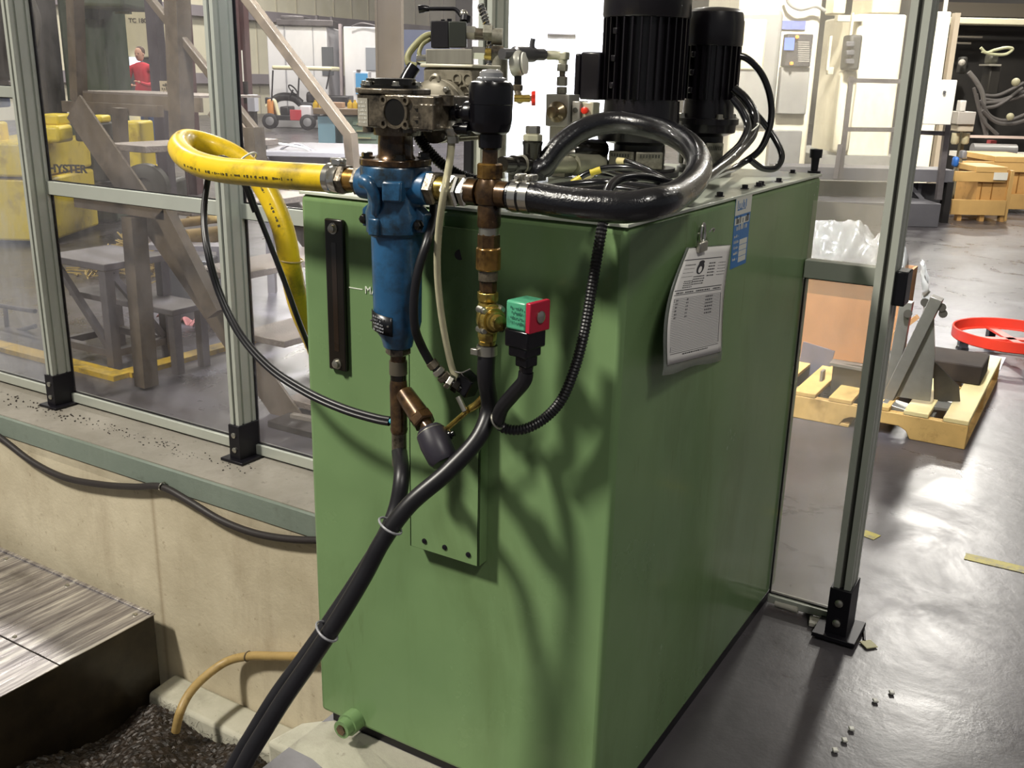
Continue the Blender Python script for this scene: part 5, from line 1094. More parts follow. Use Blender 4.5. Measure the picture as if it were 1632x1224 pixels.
hb6(cm, 'body', 1302, 22, 1432, 248, 10.2, 1.6, CRM, .03, floor=True); hb6(cm, 'column', 1318, -60, 1352, 22, 10.4, .4, CRM, .02); hb6(cm, 'head', 1360, -60, 1440, 22, 10.4, .8, M('head_warm', '#cfc3aa', .5), .02); hb6(cm, 'panel_frame', 1330, 24, 1375, 34, 10.15, .1, M('frame_cream', '#c6c0ac', .5)); hb6(cm, 'base', 1296, 248, 1440, 262, 10.1, 1.5, MGR, floor=True)
hb6(cm, 'lower_cover', 1325, 112, 1362, 246, 10.05, .2, M('cover_cream', '#d6cfb9', .5), .06)
pn = hb6(cm, 'pendant', 1340, 55, 1373, 112, 9.9, .25, M('pendant_dark', '#43423f', .5), .03); hb6(cm, 'pendant_arm', 1354, 20, 1360, 56, 9.95, .1, M('frame_cream', '#c6c0ac')); hb6(cm, 'door_handle', 1320, 57, 1324, 112, 10.12, .05, M('frame_cream', '#c6c0ac')); hb6(cm, 'junction_box', 1316, 107, 1329, 119, 10.1, .08, M('frame_cream', '#c6c0ac'), .01)
for k in range(3): hb6(pn, 'pendant_knob', 1349, 66+k*14, 1362, 74+k*14, 9.87, .05, DGR, .01)
# machine platform with rails
pfm = ht6('machine_platform', 'dark grey raised steel platform with handrails in front of the cream machines', 'platform', 1420, 9.0)
PLT = M('platform_grey', '#6b6a70', .45, .2, var=.1, vs=5)
hb6(pfm, 'deck', 1240, 268, 1520, 288, 8.9, .35, PLT, .004); hb6(pfm, 'step', 1240, 322, 1498, 362, 8.6, .5, PLT, .006, floor=True); hb6(pfm, 'riser', 1240, 290, 1505, 322, 9.15, .05, DGR)
hb6(pfm, 'brace', 1462, 292, 1468, 322, 9.05, .04, PLT); MB().bar(aw6(1448, 294, 9.0), aw6(1470, 318, 9.0), .05, .04).build('brace', PLT, pfm)
hb6(pfm, 'end_shade_panel', 1498, 290, 1516, 352, 8.9, .25, M('painted_shade_black', '#191617', .8), floor=True)  # near-black panel added to paint in the shade at the platform end
def rl(a, b, w=.045): MB().bar(aw6(*a, 8.85), aw6(*b, 8.85), w, w, (0, 0, 1) if abs(a[0]-b[0]) > 15 else (1, 0, 0)).build('handrail', GRS, pfm)
rl((1357, 122), (1338, 285)); rl((1352, 128), (1440, 130)); rl((1345, 206), (1436, 207)); rl((1440, 210), (1512, 213)); rl((1512, 180), (1495, 318), .06); rl((1340, 230), (1332, 285), .05)
eb = ht6('electrical_box', 'plain white electrical enclosure mounted on the platform railing', 'box', 1490, 8.7); eb.location.z = 1.0
hb6(eb, 'enclosure', 1459, 127, 1521, 199, 8.65, .22, M('enclosure_white', '#efece4', .45), .008); MB().lathe(aw6(1505, 147, 8.64), HF*-1, [(0, .016), (.012, .015), (.014, .004)], 12).build('lock', DGR, eb)
wcol = ht6('cream_pillar', 'tall cream machine pillar with a small dark square tag behind the slotted post', 'pillar', 1480, 11); hb6(wcol, 'pillar', 1452, 18, 1500, 262, 11, .8, M('pillar_cream', '#e6dfcb', .5), .02, floor=True); hb6(wcol, 'side_rail', 1500, 20, 1514, 262, 11.1, .6, M('pillar_grey', '#a39888', .5), floor=True)  # side rail is plain grey beside the cream pillar
tq = hb6(wcol, 'square_tag', 1480, 27, 1487, 37, 10.98, .02, DGR); hb6(wcol, 'wall_switch', 1469, 90, 1474, 110, 10.97, .06, DGR)
# black boring machine
BK = M('machine_black', '#1f1c19', .6, var=.3, vs=3); HS = M('hose_dark', '#4a4644', .5)
bm_ = ht6('boring_machine', 'black machine interior full of dark hoses with a cream cross beam behind the orange crates', 'machine', 1580, 13)
hb6(bm_, 'back', 1490, 6, 1760, 262, 13.4, .6, BK, floor=True); hb6(bm_, 'cross_beam', 1506, 30, 1760, 40, 12.7, .3, M('beam_cream', '#d6d0b4', .5), .01); hb6(bm_, 'upper_beam', 1500, 6, 1760, 28, 13.0, .5, M('beam_dark', '#3a342d', .6)); hb6(bm_, 'strut', 1504, -10, 1511, 20, 12.6, .1, WHITE)
for y, x1 in ((57, 1566), (67, 1548)): hb6(bm_, 'guide_bar', 1505, y, x1, y+3, 12.9, .06, M('bar_dull', '#6d675e', .5, .4))
hb6(bm_, 'spindle_box', 1563, 103, 1594, 150, 12.6, .5, M('spindle_black', '#26231f', .5), .02); hb6(bm_, 'spindle_top', 1568, 86, 1592, 103, 12.65, .35, M('spindle_olive', '#5b594e', .5), .03); hb6(bm_, 'spindle_tray', 1560, 102, 1596, 105, 12.5, .4, M('tray_pale', '#a39e92', .4, .4))
hb6(bm_, 'small_head', 1524, 90, 1542, 118, 12.7, .3, M('head_black', '#2c2a26', .5), .03); MB().ball(aw6(1533, 100, 12.55), .05).build('lamp_head', M('lamp_grey', '#98938a', .4), bm_)
MB().tube([aw6(*p, 12.5) for p in ((1563, 76), (1572, 84), (1585, 80), (1605, 76), (1614, 78), (1604, 86), (1580, 86), (1565, 82))], .022, 8).build('cream_loop', M('loop_cream', '#a8a888', .5), bm_)
MB().tube([aw6(*p, 12.4) for p in ((1544, 115), (1556, 130), (1566, 150), (1568, 180), (1572, 215))], .035, 10).build('elbow_pipe', M('pipe_grey', '#7a7672', .35, .4), bm_)
for k, pts in enumerate((((1568, 152), (1590, 152), (1632, 132)), ((1568, 158), (1592, 160), (1635, 145)), ((1568, 164), (1596, 162), (1640, 150)), ((1570, 172), (1590, 168), (1630, 140)), ((1562, 160), (1580, 186), (1605, 192), (1640, 180)), ((1566, 176), (1586, 194), (1612, 197), (1645, 188)), ((1556, 150), (1562, 180), (1572, 220)), ((1552, 140), (1566, 190), (1590, 215)))):
    MB().tube([aw6(*p, 12.45-.02*k) for p in pts], .026, 8).build('hose', HS, bm_)
for x, y, r_ in ((1619, 131, .06), (1610, 186, .055)): MB().ball(aw6(x, y, 12.2), r_).build('hose_swivel', M('swivel_buff', '#8f8a70', .5), bm_)
hb6(bm_, 'tape_bar', 1544, 218, 1760, 222, 12.0, .04, M('tape_pinkish', '#c9b4aa', .5)); hb6(bm_, 'red_box', 1572, 224, 1588, 234, 12.1, .2, M('small_red', '#8d3a3a', .5))
frl = ht6('air_service_unit', 'grey air service unit with two clear bowls beside the white enclosure', 'air unit', 1530, 9.6); frl.location.z = .9
hb6(frl, 'manifold', 1512, 178, 1555, 199, 9.6, .2, M('unit_grey', '#98938e', .5), .01); hb6(frl, 'lower_manifold', 1512, 199, 1552, 210, 9.62, .2, M('unit_buff', '#a89f90', .5), .01); hb6(frl, 'top_module', 1524, 160, 1540, 178, 9.6, .15, M('module_grey', '#bab6b2', .5), .01)
for x in (1521, 1537): MB().lathe(aw6(x, 230, 9.7), UPZ, [(0, .03), (.02, .045), (.13, .045)], 16).build('bowl', M('bowl_buff', '#aca58a', .35), frl)
hb6(frl, 'stand', 1526, 210, 1536, 262, 9.8, .08, M('stand_olive', '#6d6653', .6), floor=True)
sb_ = ht6('side_bench', 'low pale bench holding a grey roller behind the orange crates', 'bench', 1590, 12.2); hb6(sb_, 'bench', 1546, 248, 1760, 256, 12.0, .6, M('bench_pale', '#c9c4ba', .5)); hb6(sb_, 'bench_base', 1546, 256, 1760, 320, 12.1, .5, MGR, floor=True)
rr_ = aw6(1549, 237.5, 11.98); r1_ = aw6(1618, 239.5, 11.98); ro = thing('grey_roller', 'shiny grey roller lying on the pale bench', 'roller', rr_); MB().lathe(rr_, r1_-rr_, [(0, .06), (0, .085), ((r1_-rr_).length, .085), ((r1_-rr_).length, .06)], 24).build('roller', M('roller_grey', '#a9a7a5', .3, .6), ro)
bcp = ht6('blue_pump', 'blue pump with grey cap at the platform corner beside the crates', 'pump', 1522, 9.8); bcp.location.z = .45
hb6(bcp, 'body', 1515, 250, 1530, 267, 9.4, .12, M('pump_blue', '#2a62b0', .4), .03); hb6(bcp, 'cap', 1527, 240, 1542, 254, 9.45, .12, M('cap_grey', '#77777c', .4), .02)
# orange crates
OR = M('crate_orange', '#c4975a', .6, var=.08, vs=4, dirt='#96703a', da=.3, ds=5); ORD = M('crate_batten', '#cda668', .6, var=.08, vs=5)
def crate(label, x0, y0, x1, y1, h, dep):
    t = ht6('wooden_crate', label, 'crate', (x0+x1)/2, h)
    hb6(t, 'box', x0+2, y0+4, x1-2, y1-12, h+.02, dep-.04, OR); hb6(t, 'top_batten', x0+2, y0+8, x1-2, y0+24, h-.015, .03, ORD, .003); hb6(t, 'bottom_batten', x0-4, y1-34, x1-3, y1-10, h-.02, .035, ORD, .003); hb6(t, 'lid', x0, y0, x1, y0+9, h-.02, dep+.04, ORD, .004)
    for q in (.5, .7): a = x0+(x1-x0)*q; hb6(t, 'plank_gap', a, y0+25, a+1.2, y1-35, h+.012, .012, M('gap_brown', '#8a5f26', .7))
    hb6(t, 'corner_batten', x1-6, y0+6, x1+5, y1, h, dep, ORD, .003)
    for q in (0, .42, .8): a = x0+(x1-x0)*q; hb6(t, 'skid', a, y1-10, a+12, y1+2, h, dep, OR, floor=True)
    return t
ca = crate('orange wooden crate with a white paper label, nearer to the open floor', 1520, 266, 1606, 353, 9.08, .6); hb6(ca, 'paper_label', 1584, 275, 1606, 287, 9.05, .006, WHITE)
crate('larger orange wooden crate standing behind the labelled crate', 1532, 250, 1660, 343, 9.75, .7)
# cardboard container with plastic wrap
CB = M('corrugated_card', '#9a6f4a', .7, var=.06, vs=5); CBI = M('card_inside', '#b98d66', .75)
gx0, gx1, gy0, gy1 = at(1225, 500, Y=4.95).x, at(1431, 500, Y=4.95).x, 4.95, 5.34
zt3 = at(1432, 442, Y=4.95).z; zb3 = .127
cbx = thing('cardboard_container', 'large brown cardboard container with open top behind the scuffed panel', 'box', ((gx0+gx1)/2, (gy0+gy1)/2, 0))
t_ = .012
for a, b in (((gx0, gy0, zb3), (gx1, gy0+t_, zt3)), ((gx0, gy1-t_, zb3), (gx1, gy1, zt3)), ((gx0, gy0+t_, zb3), (gx0+t_, gy1-t_, zt3)), ((gx1-t_, gy0+t_, zb3), (gx1, gy1-t_, zt3))): MB().box(a, b).build('side_wall', CB, cbx)
MB().box((gx0+t_, gy0+t_, zb3), (gx1-t_, gy1-t_, zb3+.02)).build('bottom', CBI, cbx)
PL = M('clear_film', '#cfccc4', .12, trans=.5, coat=.4, bump=.5, bs=9)
r_ = random.Random(12)
from mathutils import noise as MN
o = MB().grid(lambda u, v: (gx0+.03+(gx1-gx0-.06)*u, gy0+.03+(gy1-gy0-.06)*v, zt3-.06+.24*max(0, math.sin(PI*u))**.3*max(0, math.sin(PI*v))**.45+.11*MN.noise((u*6, v*4, 1))+.03*abs(MN.noise((u*11, v*9, 3)))), 60, 60).build('plastic_film', PL, solid=.002)
tag(o, 'crumpled clear plastic film bulging from the cardboard container', 'plastic film')
o = MB().grid(lambda u, v: (gx1+.012+.05*v+.05*abs(MN.noise((u*6, v*5, 8))), gy1-.04+.10*u, zt3+.02-.26*v+.03*MN.noise((u*9, v*9, 5))), 26, 22).build('plastic_film', PL, solid=.002)
tag(o, 'tail of clear plastic film hanging over the rim of the cardboard container', 'plastic film')
# pallet with steel brackets
PW_ = M('pallet_pine', '#cda765', .65, var=.12, vs=8, dirt='#8f6d38', da=.3, ds=7); PWL = M('pallet_pine_pale', '#e3cf96', .6, var=.08, vs=8)
pr = at(1537, 717, z=0); pb_ = at(1578, 600, z=0)
ux = (at(1395, 690, z=0)-pr).normalized(); uy = (pb_-pr); uy = (uy-ux*uy.dot(ux)).normalized(); Lx, Ly, ph_ = 1.05, 1.2, .125
plt_ = thing('pallet', 'pine shipping pallet loaded with steel brackets on the open floor', 'pallet', pr+ux*.5+uy*.6)
def pbx(name, a0, a1, b0, b1, z0, z1, mat, bev=.003): c = pr+ux*((a0+a1)/2)+uy*((b0+b1)/2); return MB().obox((c.x, c.y, (z0+z1)/2), (a1-a0, b1-b0, z1-z0), ux).build(name, mat, plt_, bevel=bev)
for b in (0, Ly/2-.02, Ly-.04):
    m = MB(); z0, z1 = 0, ph_-.02; 
    prof = [(0, 0), (.22, 0), (.24, .035), (.27, .05), (.47, .05), (.50, .035), (.52, 0), (Lx-.3, 0), (Lx-.28, .05), (Lx-.2, .05), (Lx-.18, 0), (Lx, 0), (Lx, z1), (0, z1)]
    q = pr+uy*b; m.prism([q+ux*x+UPZ*z for x, z in prof], uy*.04); m.build('stringer', PW_, plt_, bevel=.003)
for k in range(7):
    a = .0+k*(Lx-.1)/6; pbx('deck_board', a, a+.10, 0, Ly, ph_-.02, ph_, PWL if k < 2 else PW_)
for k in range(3): a = k*(Lx-.1)/2; pbx('bottom_board', a, a+.1, 0.002, Ly-.002, -.0, .016, PW_)
BST = M('raw_steel', '#8f8b82', .36, .5, var=.15, vs=8); BSD = M('raw_steel_dark', '#5f5a52', .4, .7, var=.2, vs=8)
zt4 = ph_+.001
def G(px, py, b): # point on the plane b metres into the pallet
    r = FW+RT*((px-816)/FOC)+UP*((612-py)/FOC); o = pr+uy*b; t = (o-EYE).dot(uy)/r.dot(uy); return EYE+r*t
br = thing('steel_bracket', 'big triangular steel bracket with upright and sloping arms standing on the pallet', 'bracket', G(1430, 650, .1))
MB().bar(G(1446, 480, .16), G(1413, 655, .16), .05, .05, ux).build('upright_arm', BST, br, bevel=.003); MB().bar(G(1494, 474, .14), G(1408, 650, .14), .06, .05, ux).build('sloping_arm', BST, br, bevel=.003)
MB().bar(G(1408, 642, .10), G(1488, 668, .10), .10, .035, UPZ).build('foot_bar', BST, br, bevel=.003)
m = MB(); m.prism([G(1428, 632, .13), G(1482, 640, .13), G(1490, 566, .13), G(1488, 500, .13)], uy*.012); m.build('gusset_plate', BST, br)
for p in ((1474, 482), (1501, 490), (1503, 500), (1447, 500)): MB().cyl(G(*p, .12), G(*p, .20), .018, n=12).build('arm_bolt', BSD, br)
b2 = thing('steel_bracket', 'dark triangular gusset bracket lying beside the big bracket on the pallet', 'bracket', G(1510, 640, .25))
m = MB(); m.prism([G(1488, 640, .24), G(1530, 640, .24), G(1528, 616, .24), G(1488, 575, .24)], uy*.012); m.build('gusset_plate', BSD, b2); MB().bar(G(1470, 640, .22), G(1532, 648, .22), .16, .012, UPZ).build('base_plate', BST, b2)
b3 = thing('steel_bracket', 'flat steel bracket lying behind the scuffed panel end of the pallet', 'bracket', G(1340, 640, .5))
m = MB(); m.prism([G(1318, 668, .22), G(1404, 676, .22), G(1402, 588, .22), G(1328, 578, .22)], uy*.012); m.build('web_plate', BSD, b3); MB().bar(G(1325, 577, .24), G(1376, 586, .24), .08, .012, UPZ).build('flange_plate', BST, b3); MB().bar(G(1312, 590, .24), G(1306, 640, .24), .05, .012, ux).build('flange_plate', BST, b3)
b4 = thing('steel_bracket', 'short bright steel tube bracket leaning near the upright arm', 'bracket', G(1412, 570, .4))
MB().cyl(G(1402, 556, .42), G(1424, 576, .42), .028, n=14).build('tube', BST, b4); MB().obox(G(1408, 595, .40), (.10, .012, .10), ux, UPZ).build('plate', BST, b4)
MB().bar(G(1462, 505, .40), G(1408, 545, .40), .05, .02, UPZ).build('strip', M('bright_strip', '#b5885a', .5, .2), b4)
b6 = thing('steel_plate', 'grey steel plate standing on the pallet against the cardboard container', 'plate', G(1290, 640, .5)); MB().prism([G(1262, 636, .5), G(1308, 642, .5), G(1330, 560, .5), G(1280, 545, .5)], uy*.012).build('plate', M('dull_plate', '#77727a', .5, .4, var=.1), b6)
b5 = thing('dark_tray', 'low dark oily tray at the rear of the pallet beside the red ring', 'tray', G(1520, 560, .9)); 
q = G(1520, 590, .72); MB().obox((q.x, q.y, zt4+.045), (.27, .28, .09), ux).build('tray', M('tray_brown', '#2b2118', .85, 0, var=.3), b5, bevel=.006)
# red ring dolly
rp0 = at(1512, 520, z=.11); RDM = M('dolly_red', '#c23322', .35, var=.06); 
rc = at(1612, 535, z=.12); rad = .31
dl = thing('drum_dolly', 'red ring drum dolly on black casters on the open floor', 'dolly', (rc.x, rc.y, 0))
MB().lathe((rc.x, rc.y, .095), UPZ, [(0, rad), (.055, rad), (.058, rad-.004), (.055, rad-.010), (.004, rad-.012), (0, rad-.03), (-.004, rad-.03), (-.004, rad-.002)], 56, cap=False).build('ring', RDM, dl)
for a in (.5, 2.07, 3.64, 5.21):
    e = V((math.cos(a), math.sin(a), 0)); q = V((rc.x, rc.y, 0))+e*(rad-.05)
    MB().bar(V((rc.x, rc.y, .098)), q+e*.03+UPZ*.098, .05, .012).build('spoke', RDM, dl)
    cst = MB().obox(q+UPZ*.07, (.05, .04, .05), e).build('caster', BLKPL, dl, bevel=.003); MB().cyl(q+UPZ*.033-e.cross(UPZ)*.014, q+UPZ*.033+e.cross(UPZ)*.014, .032, n=20).build('caster_wheel', BLKPL, cst)
sh = at(1545, 572, z=.002); tag(MB().obox((sh.x, sh.y, .003), (.34, .3, .004), ux).build('white_sheet', M('sheet_white', '#d9d9dc', .4)), 'white plastic sheet lying on the floor under the red dolly', 'sheet')

# inspection sheet in a plastic sleeve on the tank end, held by a magnetic clip
PAP = M('paper', '#eeebe7', .7); SLV = M('plastic_sleeve', '#9aa09a', .2, alpha=.45)
def sheet_pt(u, v, off=.0):
    bulge = .006+.034*(1-u)*v+.014*math.sin(PI*min(1, max(0, v)))*(1-u)
    xl = 1098-34*v-13*math.sin(PI*min(1, max(0, v))); xr = 1164-15*v-4*math.sin(PI*min(1, max(0, v))); yl = 396+186*v; yr = 391+169*v
    return at(xl+(xr-xl)*u, yl+(yr-yl)*u, X=TX1+bulge+off)
hs = thing('inspection_sheet', 'white printed record sheet in a clear sleeve clipped to the end of the green tank', 'paper', sheet_pt(.5, 1))
ps = MB().grid(lambda u, v: sheet_pt(u, v), 14, 18).build('sheet', PAP, hs, solid=.0006)
MB().grid(lambda u, v: sheet_pt(-.07+1.09*u, -.01+1.09*v+.012*math.sin(u*9)*v, -.003), 12, 16).build('sleeve', SLV, hs, solid=.0005)
IKG = M('print_grey', '#6d6a70', .7); IKD = M('print_dark', '#2f2d33', .7)
def strip(m, u0, v0, u1, v1):
    n = 6; b = len(m.v)
    for i in range(n+1):
        u = u0+(u1-u0)*i/n
        m.v.append(sheet_pt(u, v0+(v1-v0)*0, .0009)); m.v.append(sheet_pt(u, v1, .0009))
    for i in range(n): m.f.append((b+2*i, b+2*i+1, b+2*i+3, b+2*i+2))
m = MB()
for k in range(32): v = .44+k*.0148; strip(m, .05, v, .94, v+.0028)
for u in (.05, .94): strip(m, u, .44, u+.008, .90)
m.build('ruled_line', IKG, ps, flat=True)
m = MB(); strip(m, .02, .10, .86, .106); strip(m, .02, .365, .94, .371); strip(m, .03, .405, .94, .409); strip(m, .05, .915, .94, .919)
m.build('heading_rule', IKD, ps, flat=True)
m = MB(); rq = random.Random(31)
def words_(u0, u1, v, h):
    u = u0
    while u < u1: w = rq.uniform(.012, .035); strip(m, u, v, min(u+w, u1), v+h); u += w+.01
for k in range(4): words_(.08, .30, .145+k*.035, .008 if k == 0 else .003)
for k in range(5): words_(.60, .74, .145+k*.028, .010); words_(.80, .96, .150+k*.028, .004)
for k in range(4): words_(.33, .56, .255+k*.022, .009)
for k in range(4): words_(.16, .34, .29+k*.018, .007)
for k, (a, b) in enumerate(((.06, .2), (.24, .4), (.45, .72), (.78, .92))): words_(a, b, .385, .012)
m.build('heading_print', IKD, ps, flat=True); m = MB()
for ua, ub in ((.10, .14), (.30, .34), (.66, .80)):
    m = MB()
    for k in range(6): words_(ua, ub, .45+k*.03, .012)
    m.build('entry_print', IKD, ps, flat=True)
m = MB(); words_(.28, .75, .93, .010); m.build('footer_print', IKD, ps, flat=True)
m = MB()
def disc(cu, cv, ru, rv, off, mat, name):
    mm = MB(); b = [sheet_pt(cu+ru*math.cos(2*PI*i/20), cv+rv*math.sin(2*PI*i/20), off) for i in range(20)]; mm.add(b, [tuple(range(20))]); return mm.build(name, mat, ps, flat=True)
disc(.43, .185, .075, .055, .0012, IKD, 'badge'); disc(.43, .20, .035, .03, .0015, PAP, 'badge_centre'); disc(.43, .135, .06, .018, .0014, IKD, 'badge')
kl = thing('magnetic_clip', 'chrome bulldog clip on a magnet holding the record sheet', 'clip', at(1118, 380, X=TX1))
p = at(1119, 393, X=TX1+.012); MB().obox(p, (.010, .040, .020), (1, 0, 0)).build('jaw', STEEL, kl, bevel=.003)
q = at(1120, 372, X=TX1+.008); MB().tube([q+V((0, .0095*math.cos(t), .019*math.sin(t))) for t in [2*PI*i/16 for i in range(16)]], 0.0028, 8, closed=True, curve=False).build('ring_handle', BRIGHT, kl)
q2 = at(1130, 370, X=TX1+.010); MB().tube([q2, q2+V((.004, .004, .006)), q2+V((.006, .010, .006)), q2+V((.004, .012, .0))], .0018, 8).build('wire_hook', BRIGHT, kl)
MB().lathe(at(1118, 376, X=TX1), (1, 0, 0), [(0, .010), (.006, .010), (.007, .004)], 16).build('magnet', STEEL, kl)
# ------------------------------------------------------------------ pit: conveyor, chips, hoses along the wall
def brushed():
    m, N, L, b = nodes_mat('brushed_steel_painted_glints'); P = N.new('ShaderNodeTexCoord').outputs['Object']
    r = ramp(N, [(.34, lin('#5a5559')), (.5, lin('#aaa4a4')), (.64, lin('#ece8e2'))]); L.new(tex(N, L, 5, P, 6, .65, (6, .35, 1)), r.inputs[0])  # streak colours paint in the reflections of the brushed sheet
    r2 = ramp(N, [(.56, (0, 0, 0)), (.72, (.8,)*3)]); L.new(tex(N, L, 2.6, P, 5, .6), r2.inputs[0])
    c = mixc(N, L, r2.outputs[0], r.outputs[0], lin('#4a4340')); L.new(c, b.inputs['Base Color']); b.inputs['Metallic'].default_value = .7
    r3 = ramp(N, [(.3, (.22,)*3), (.7, (.42,)*3)]); L.new(tex(N, L, 8, P, 6, .65, (6, .35, 1)), r3.inputs[0]); L.new(r3.outputs[0], b.inputs['Roughness']); return m
BR = brushed(); OILBRN = M('oily_brown_steel', '#2b241a', .4, .35, var=.3, vs=6, dirt='#151009', da=.5, ds=5, coat=.2)
kz = -.60; kc = at(248, 978, z=kz); kx, ky = kc.x, kc.y
cv = thing('chip_conveyor', 'brushed sheet steel chip conveyor housing lying in the pit below the concrete wall', 'conveyor', (kx-1, ky-.6, -1.2))
MB().box((kx-3, ky-2.2, -1.2), (kx-.004, ky-.004, kz-.004)).build('housing', OILBRN, cv, bevel=.004)
MB().box((kx-3, ky-.42, kz-.004), (kx, ky, kz)).build('cover_sheet', BR, cv, bevel=.0015); MB().box((kx-3, ky-2.2, kz-.006), (kx, ky-.425, kz-.002)).build('cover_sheet', BR, cv, bevel=.0015)
MB().box((kx-3, ky-.018, kz), (kx-.01, ky-.002, kz+.006)).build('edge_strip', BR, cv, bevel=.001)
for k in range(6): MB().lathe((kx-.06-k*.42, ky-.05, kz), UPZ, [(0, .010), (.004, .009), (.006, .004)], 12).build('cover_bolt', STEEL, cv)
for k in range(4): MB().lathe((kx-.3-k*.42, ky-.40, kz), UPZ, [(0, .009), (.003, .008), (.005, .004)], 12).build('cover_bolt', STEEL, cv)
# swarf
CH = M('dark_metal_chips', '#2c2219', .5, .2, var=.4, vs=40, dirt='#0f0b08', da=.5, ds=30)
r_ = random.Random(5); m = MB()
def chz(x, y):
    return -1.00+.05*math.sin(x*5+1)*math.sin(y*4)+.03*math.sin(x*13+y*9)+.09*max(0, 1-abs(x+2.9)/.8)
m.grid(lambda u, v: (kx+.003+(TX0-.01-kx)*u, .4+(WY-.178-.4)*v, chz(kx+(TX0-.01-kx)*u, .4+(WY-.56)*v)+r_.uniform(-.006, .006)), 170, 170)
for i in range(12000):
    x, y = r_.uniform(kx+.03, -1.45), r_.uniform(.7, WY-.15)
    c = V((x, y, chz(x, y)+r_.uniform(-.002, .012))); u = V((r_.uniform(-1, 1), r_.uniform(-1, 1), r_.uniform(-.6, .6))).normalized(); l = r_.uniform(.005, .014)
    w = u.cross(V((r_.uniform(-1, 1), r_.uniform(-1, 1), 1))).normalized()*l*.14; k = UPZ*l*.3
    m.add([c-u*l, c-u*l+w, c+k+w*.6, c+k, c+u*l, c+u*l+w], [(0, 1, 2, 3), (3, 2, 5, 4)])
tag(m.build('metal_chips', CH, flat=True), 'heap of dark oily metal chips covering the pit floor', 'chips', kind='stuff')
# old tan hose
TAN = M('old_tan_hose', '#a98f5c', .45, var=.12, vs=10, dirt='#6d5528', da=.4, ds=8)
pts = [at(560, 1050, Y=WY-.03), at(495, 1047, Y=WY-.03), at(440, 1046, Y=WY-.032), at(395, 1046, Y=WY-.035), at(360, 1055, Y=WY-.06), at(325, 1080, Y=WY-.14), at(300, 1108, Y=WY-.22), at(287, 1135, Y=WY-.27), at(280, 1165, Y=WY-.28)]
th_ = thing('tan_hose', 'faded tan hose bending down from the pit wall into the metal chips', 'hose', pts[-1]); MB().tube(pts, .0165, 16).build('hose', TAN, th_)
MB().torus(pts[3], (1, 0, .05), .018, .003, 20, 6).build('clip', GREASE, th_)
# black cable sagging along the pit wall
pts = [at(p[0], p[1], Y=WY-.026) for p in ((-70, 650), (0, 697), (50, 735), (100, 760), (160, 772), (215, 776), (258, 776), (300, 798), (350, 828), (400, 848), (450, 858), (500, 861), (560, 858))]
wc_ = thing('wall_cable', 'black rubber cable sagging along the concrete pit wall', 'cable', pts[5]); MB().tube(pts, .0135, 12).build('cable', M('dull_black_rubber', '#2a2524', .5), wc_)
c = at(259, 775, Y=WY-.026); MB().torus(c, (1, 0, -.2), .0165, .003, 20, 6).build('clip', STEEL, wc_)
# scraps round the right-hand post
def scrap(name, label, px, py, w, l, a, h, mat, cat='scrap'):
    p = at(px, py, z=.002); m = MB().obox(p+UPZ*h/2, (w, l, h), (math.cos(a), math.sin(a), 0)); return tag(m.build(name, mat, bevel=min(.002, h*.3)), label, cat)
PEB = M('pale_scrap', '#b9b4aa', .5); CARD = M('cream_card', '#d9d4a8', .6)
p = at(1236, 961, z=.014); q = at(1272, 972, z=.014)
tag(MB().tube([p, q], .011, 12, curve=False).build('pale_rod', PEB), 'short pale round stub lying on the floor at the tank corner', 'scrap')
scrap('cream_card', 'cream coloured card scrap on the floor beside the post foot', 1384, 1028, .035, .035, .8, .004, CARD)
scrap('dark_shim', 'thin dark metal shim by the post foot and the cream card', 1377, 1012, .006, .075, .25, .006, BLKMET)
scrap('pale_chip', 'pale stone-like chip lying between the round stub and the post', 1290, 972, .025, .03, .3, .012, PEB)
scrap('pale_slab', 'thin pale broken slab touching the post bracket', 1304, 995, .05, .045, .2, .012, PEB)
scrap('broken_slab', 'broken grey slab piece on the clear-floor side of the post foot', 1357, 1005, .045, .05, -.3, .014, M('grey_scrap', '#a9a4a2', .5))
for i, (x, y) in enumerate(((1421, 1105), (1395, 1118), (1357, 1163), (1346, 1181), (1331, 1197))): scrap('white_crumb', ('white crumb on the glossy floor, nearest in the row to the yellow line', 'white crumb second in the row from the yellow line', 'white crumb in the middle of the row on the floor', 'white crumb second in the row from the picture edge', 'white crumb at the picture edge end of the row')[i], x, y, .012, .014, .5, .006, WHITE)
# debris on the kerb
dr = random.Random(9); m = MB()
for i in range(260):
    x = dr.uniform(-4.7, -2.6); y = dr.choice((dr.uniform(2.40, 2.49), dr.uniform(2.43, 2.50))); s = dr.uniform(.0015, .0045)*(1.4 if x < -3.6 else 1)
    m.obox((x, y, .009+s*.3), (s, s*dr.uniform(.5, 1.6), s*.7), (dr.uniform(-1, 1), dr.uniform(-1, 1), 0))
tag(m.build('kerb_debris', M('kerb_dirt', '#3c3630', .7, var=.5, vs=50), flat=True), 'dark crumbs of dirt scattered along the kerb at the fence foot', 'debris', kind='stuff')
# yellow line remnants on the floor
YLN = M('worn_yellow_line', '#cdbf52', .5, var=.1, dirt='#8d8676', da=.45, ds=20)
for i, (a, b) in enumerate((((1374, 848), (1398, 857)), ((1538, 886), (1640, 910)))):
    p, q = at(*a, z=.0015), at(*b, z=.0015); o = MB().bar(p, q, .05, .001).build('floor_line', YLN, flat=True); tag(o, ('short yellow paint remnant on the floor near the post', 'long worn yellow paint line on the glossy floor')[i], 'floor marking')
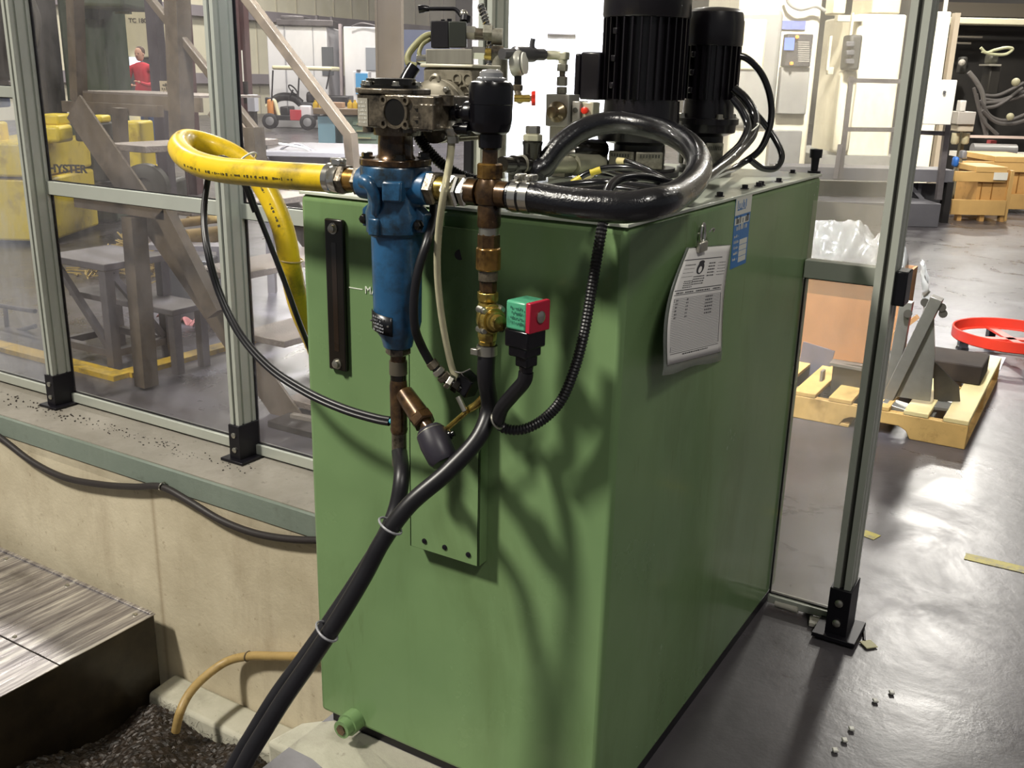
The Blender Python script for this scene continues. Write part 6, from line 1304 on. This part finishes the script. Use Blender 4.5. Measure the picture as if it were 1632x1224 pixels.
# ------------------------------------------------------------------ light
W = bpy.data.worlds.new('hall_air'); S.world = W; W.use_nodes = True
bg = W.node_tree.nodes['Background']; bg.inputs[0].default_value = (.95, .97, 1, 1); bg.inputs[1].default_value = .16
def lamp(name, loc, target, watts, size, col=(1, .96, .88), shape='DISK', size_y=None, spread=PI):
    d = bpy.data.lights.new(name, 'AREA'); d.energy = watts; d.shape = shape; d.size = size; d.color = col; d.spread = spread
    if size_y: d.size_y = size_y
    o = bpy.data.objects.new(name, d); COL.objects.link(o); o.location = V(loc)
    o.rotation_euler = (V(target)-V(loc)).to_track_quat('-Z', 'Y').to_euler(); return o
for i, (x, y, w_) in enumerate(((-2.0, 21, 3000), (-1.5, 16, 1500), (-8, 17, 2200), (-15, 17, 2600), (4, 17, 700), (-8, 8, 1500), (-15, 8, 1500), (4.5, 9, 300), (-21, 22, 2600), (-3, 28, 2200), (-22, 12, 1500))):
    lamp('high_bay_or_fill_lamp', (x, y, 8.2), (x, y, 0), w_*.32, 1.1)
lamp('high_bay_or_fill_lamp', (-4.6, -2.6, 6.6), (-1.2, 1.6, .8), 820, .9, (1, .95, .84))
lamp('high_bay_or_fill_lamp', (-1.3, 1.6, 7.0), (-2.6, 4.7, 1.9), 430, .9, (.88, .93, 1), spread=.75)  # unseen narrow lamp added to whiten the cabinet beyond the tank
lamp('high_bay_or_fill_lamp', (-1.2, 6.0, 7.8), (-4.4, 13, 2.4), 430, .9, (1, .95, .84), spread=.9)  # unseen narrow lamp added to brighten the cream machines
lamp('high_bay_or_fill_lamp', (3.4, -1.6, 7.2), (-.4, 2.2, .8), 210, 1.1)  # unseen fill lamp added to lift the right post and record sheet
S.view_settings.view_transform = 'Standard'; S.view_settings.look = 'None'; S.view_settings.gamma = 1; S.view_settings.use_curve_mapping = False
S.view_settings.exposure = 0.
S.cycles.use_denoising = True; S.cycles.max_bounces = 8; S.cycles.transparent_max_bounces = 16; S.cycles.sample_clamp_indirect = 6
S.cycles.caustics_reflective = False; S.cycles.caustics_refractive = False
bpy.context.view_layer.update()
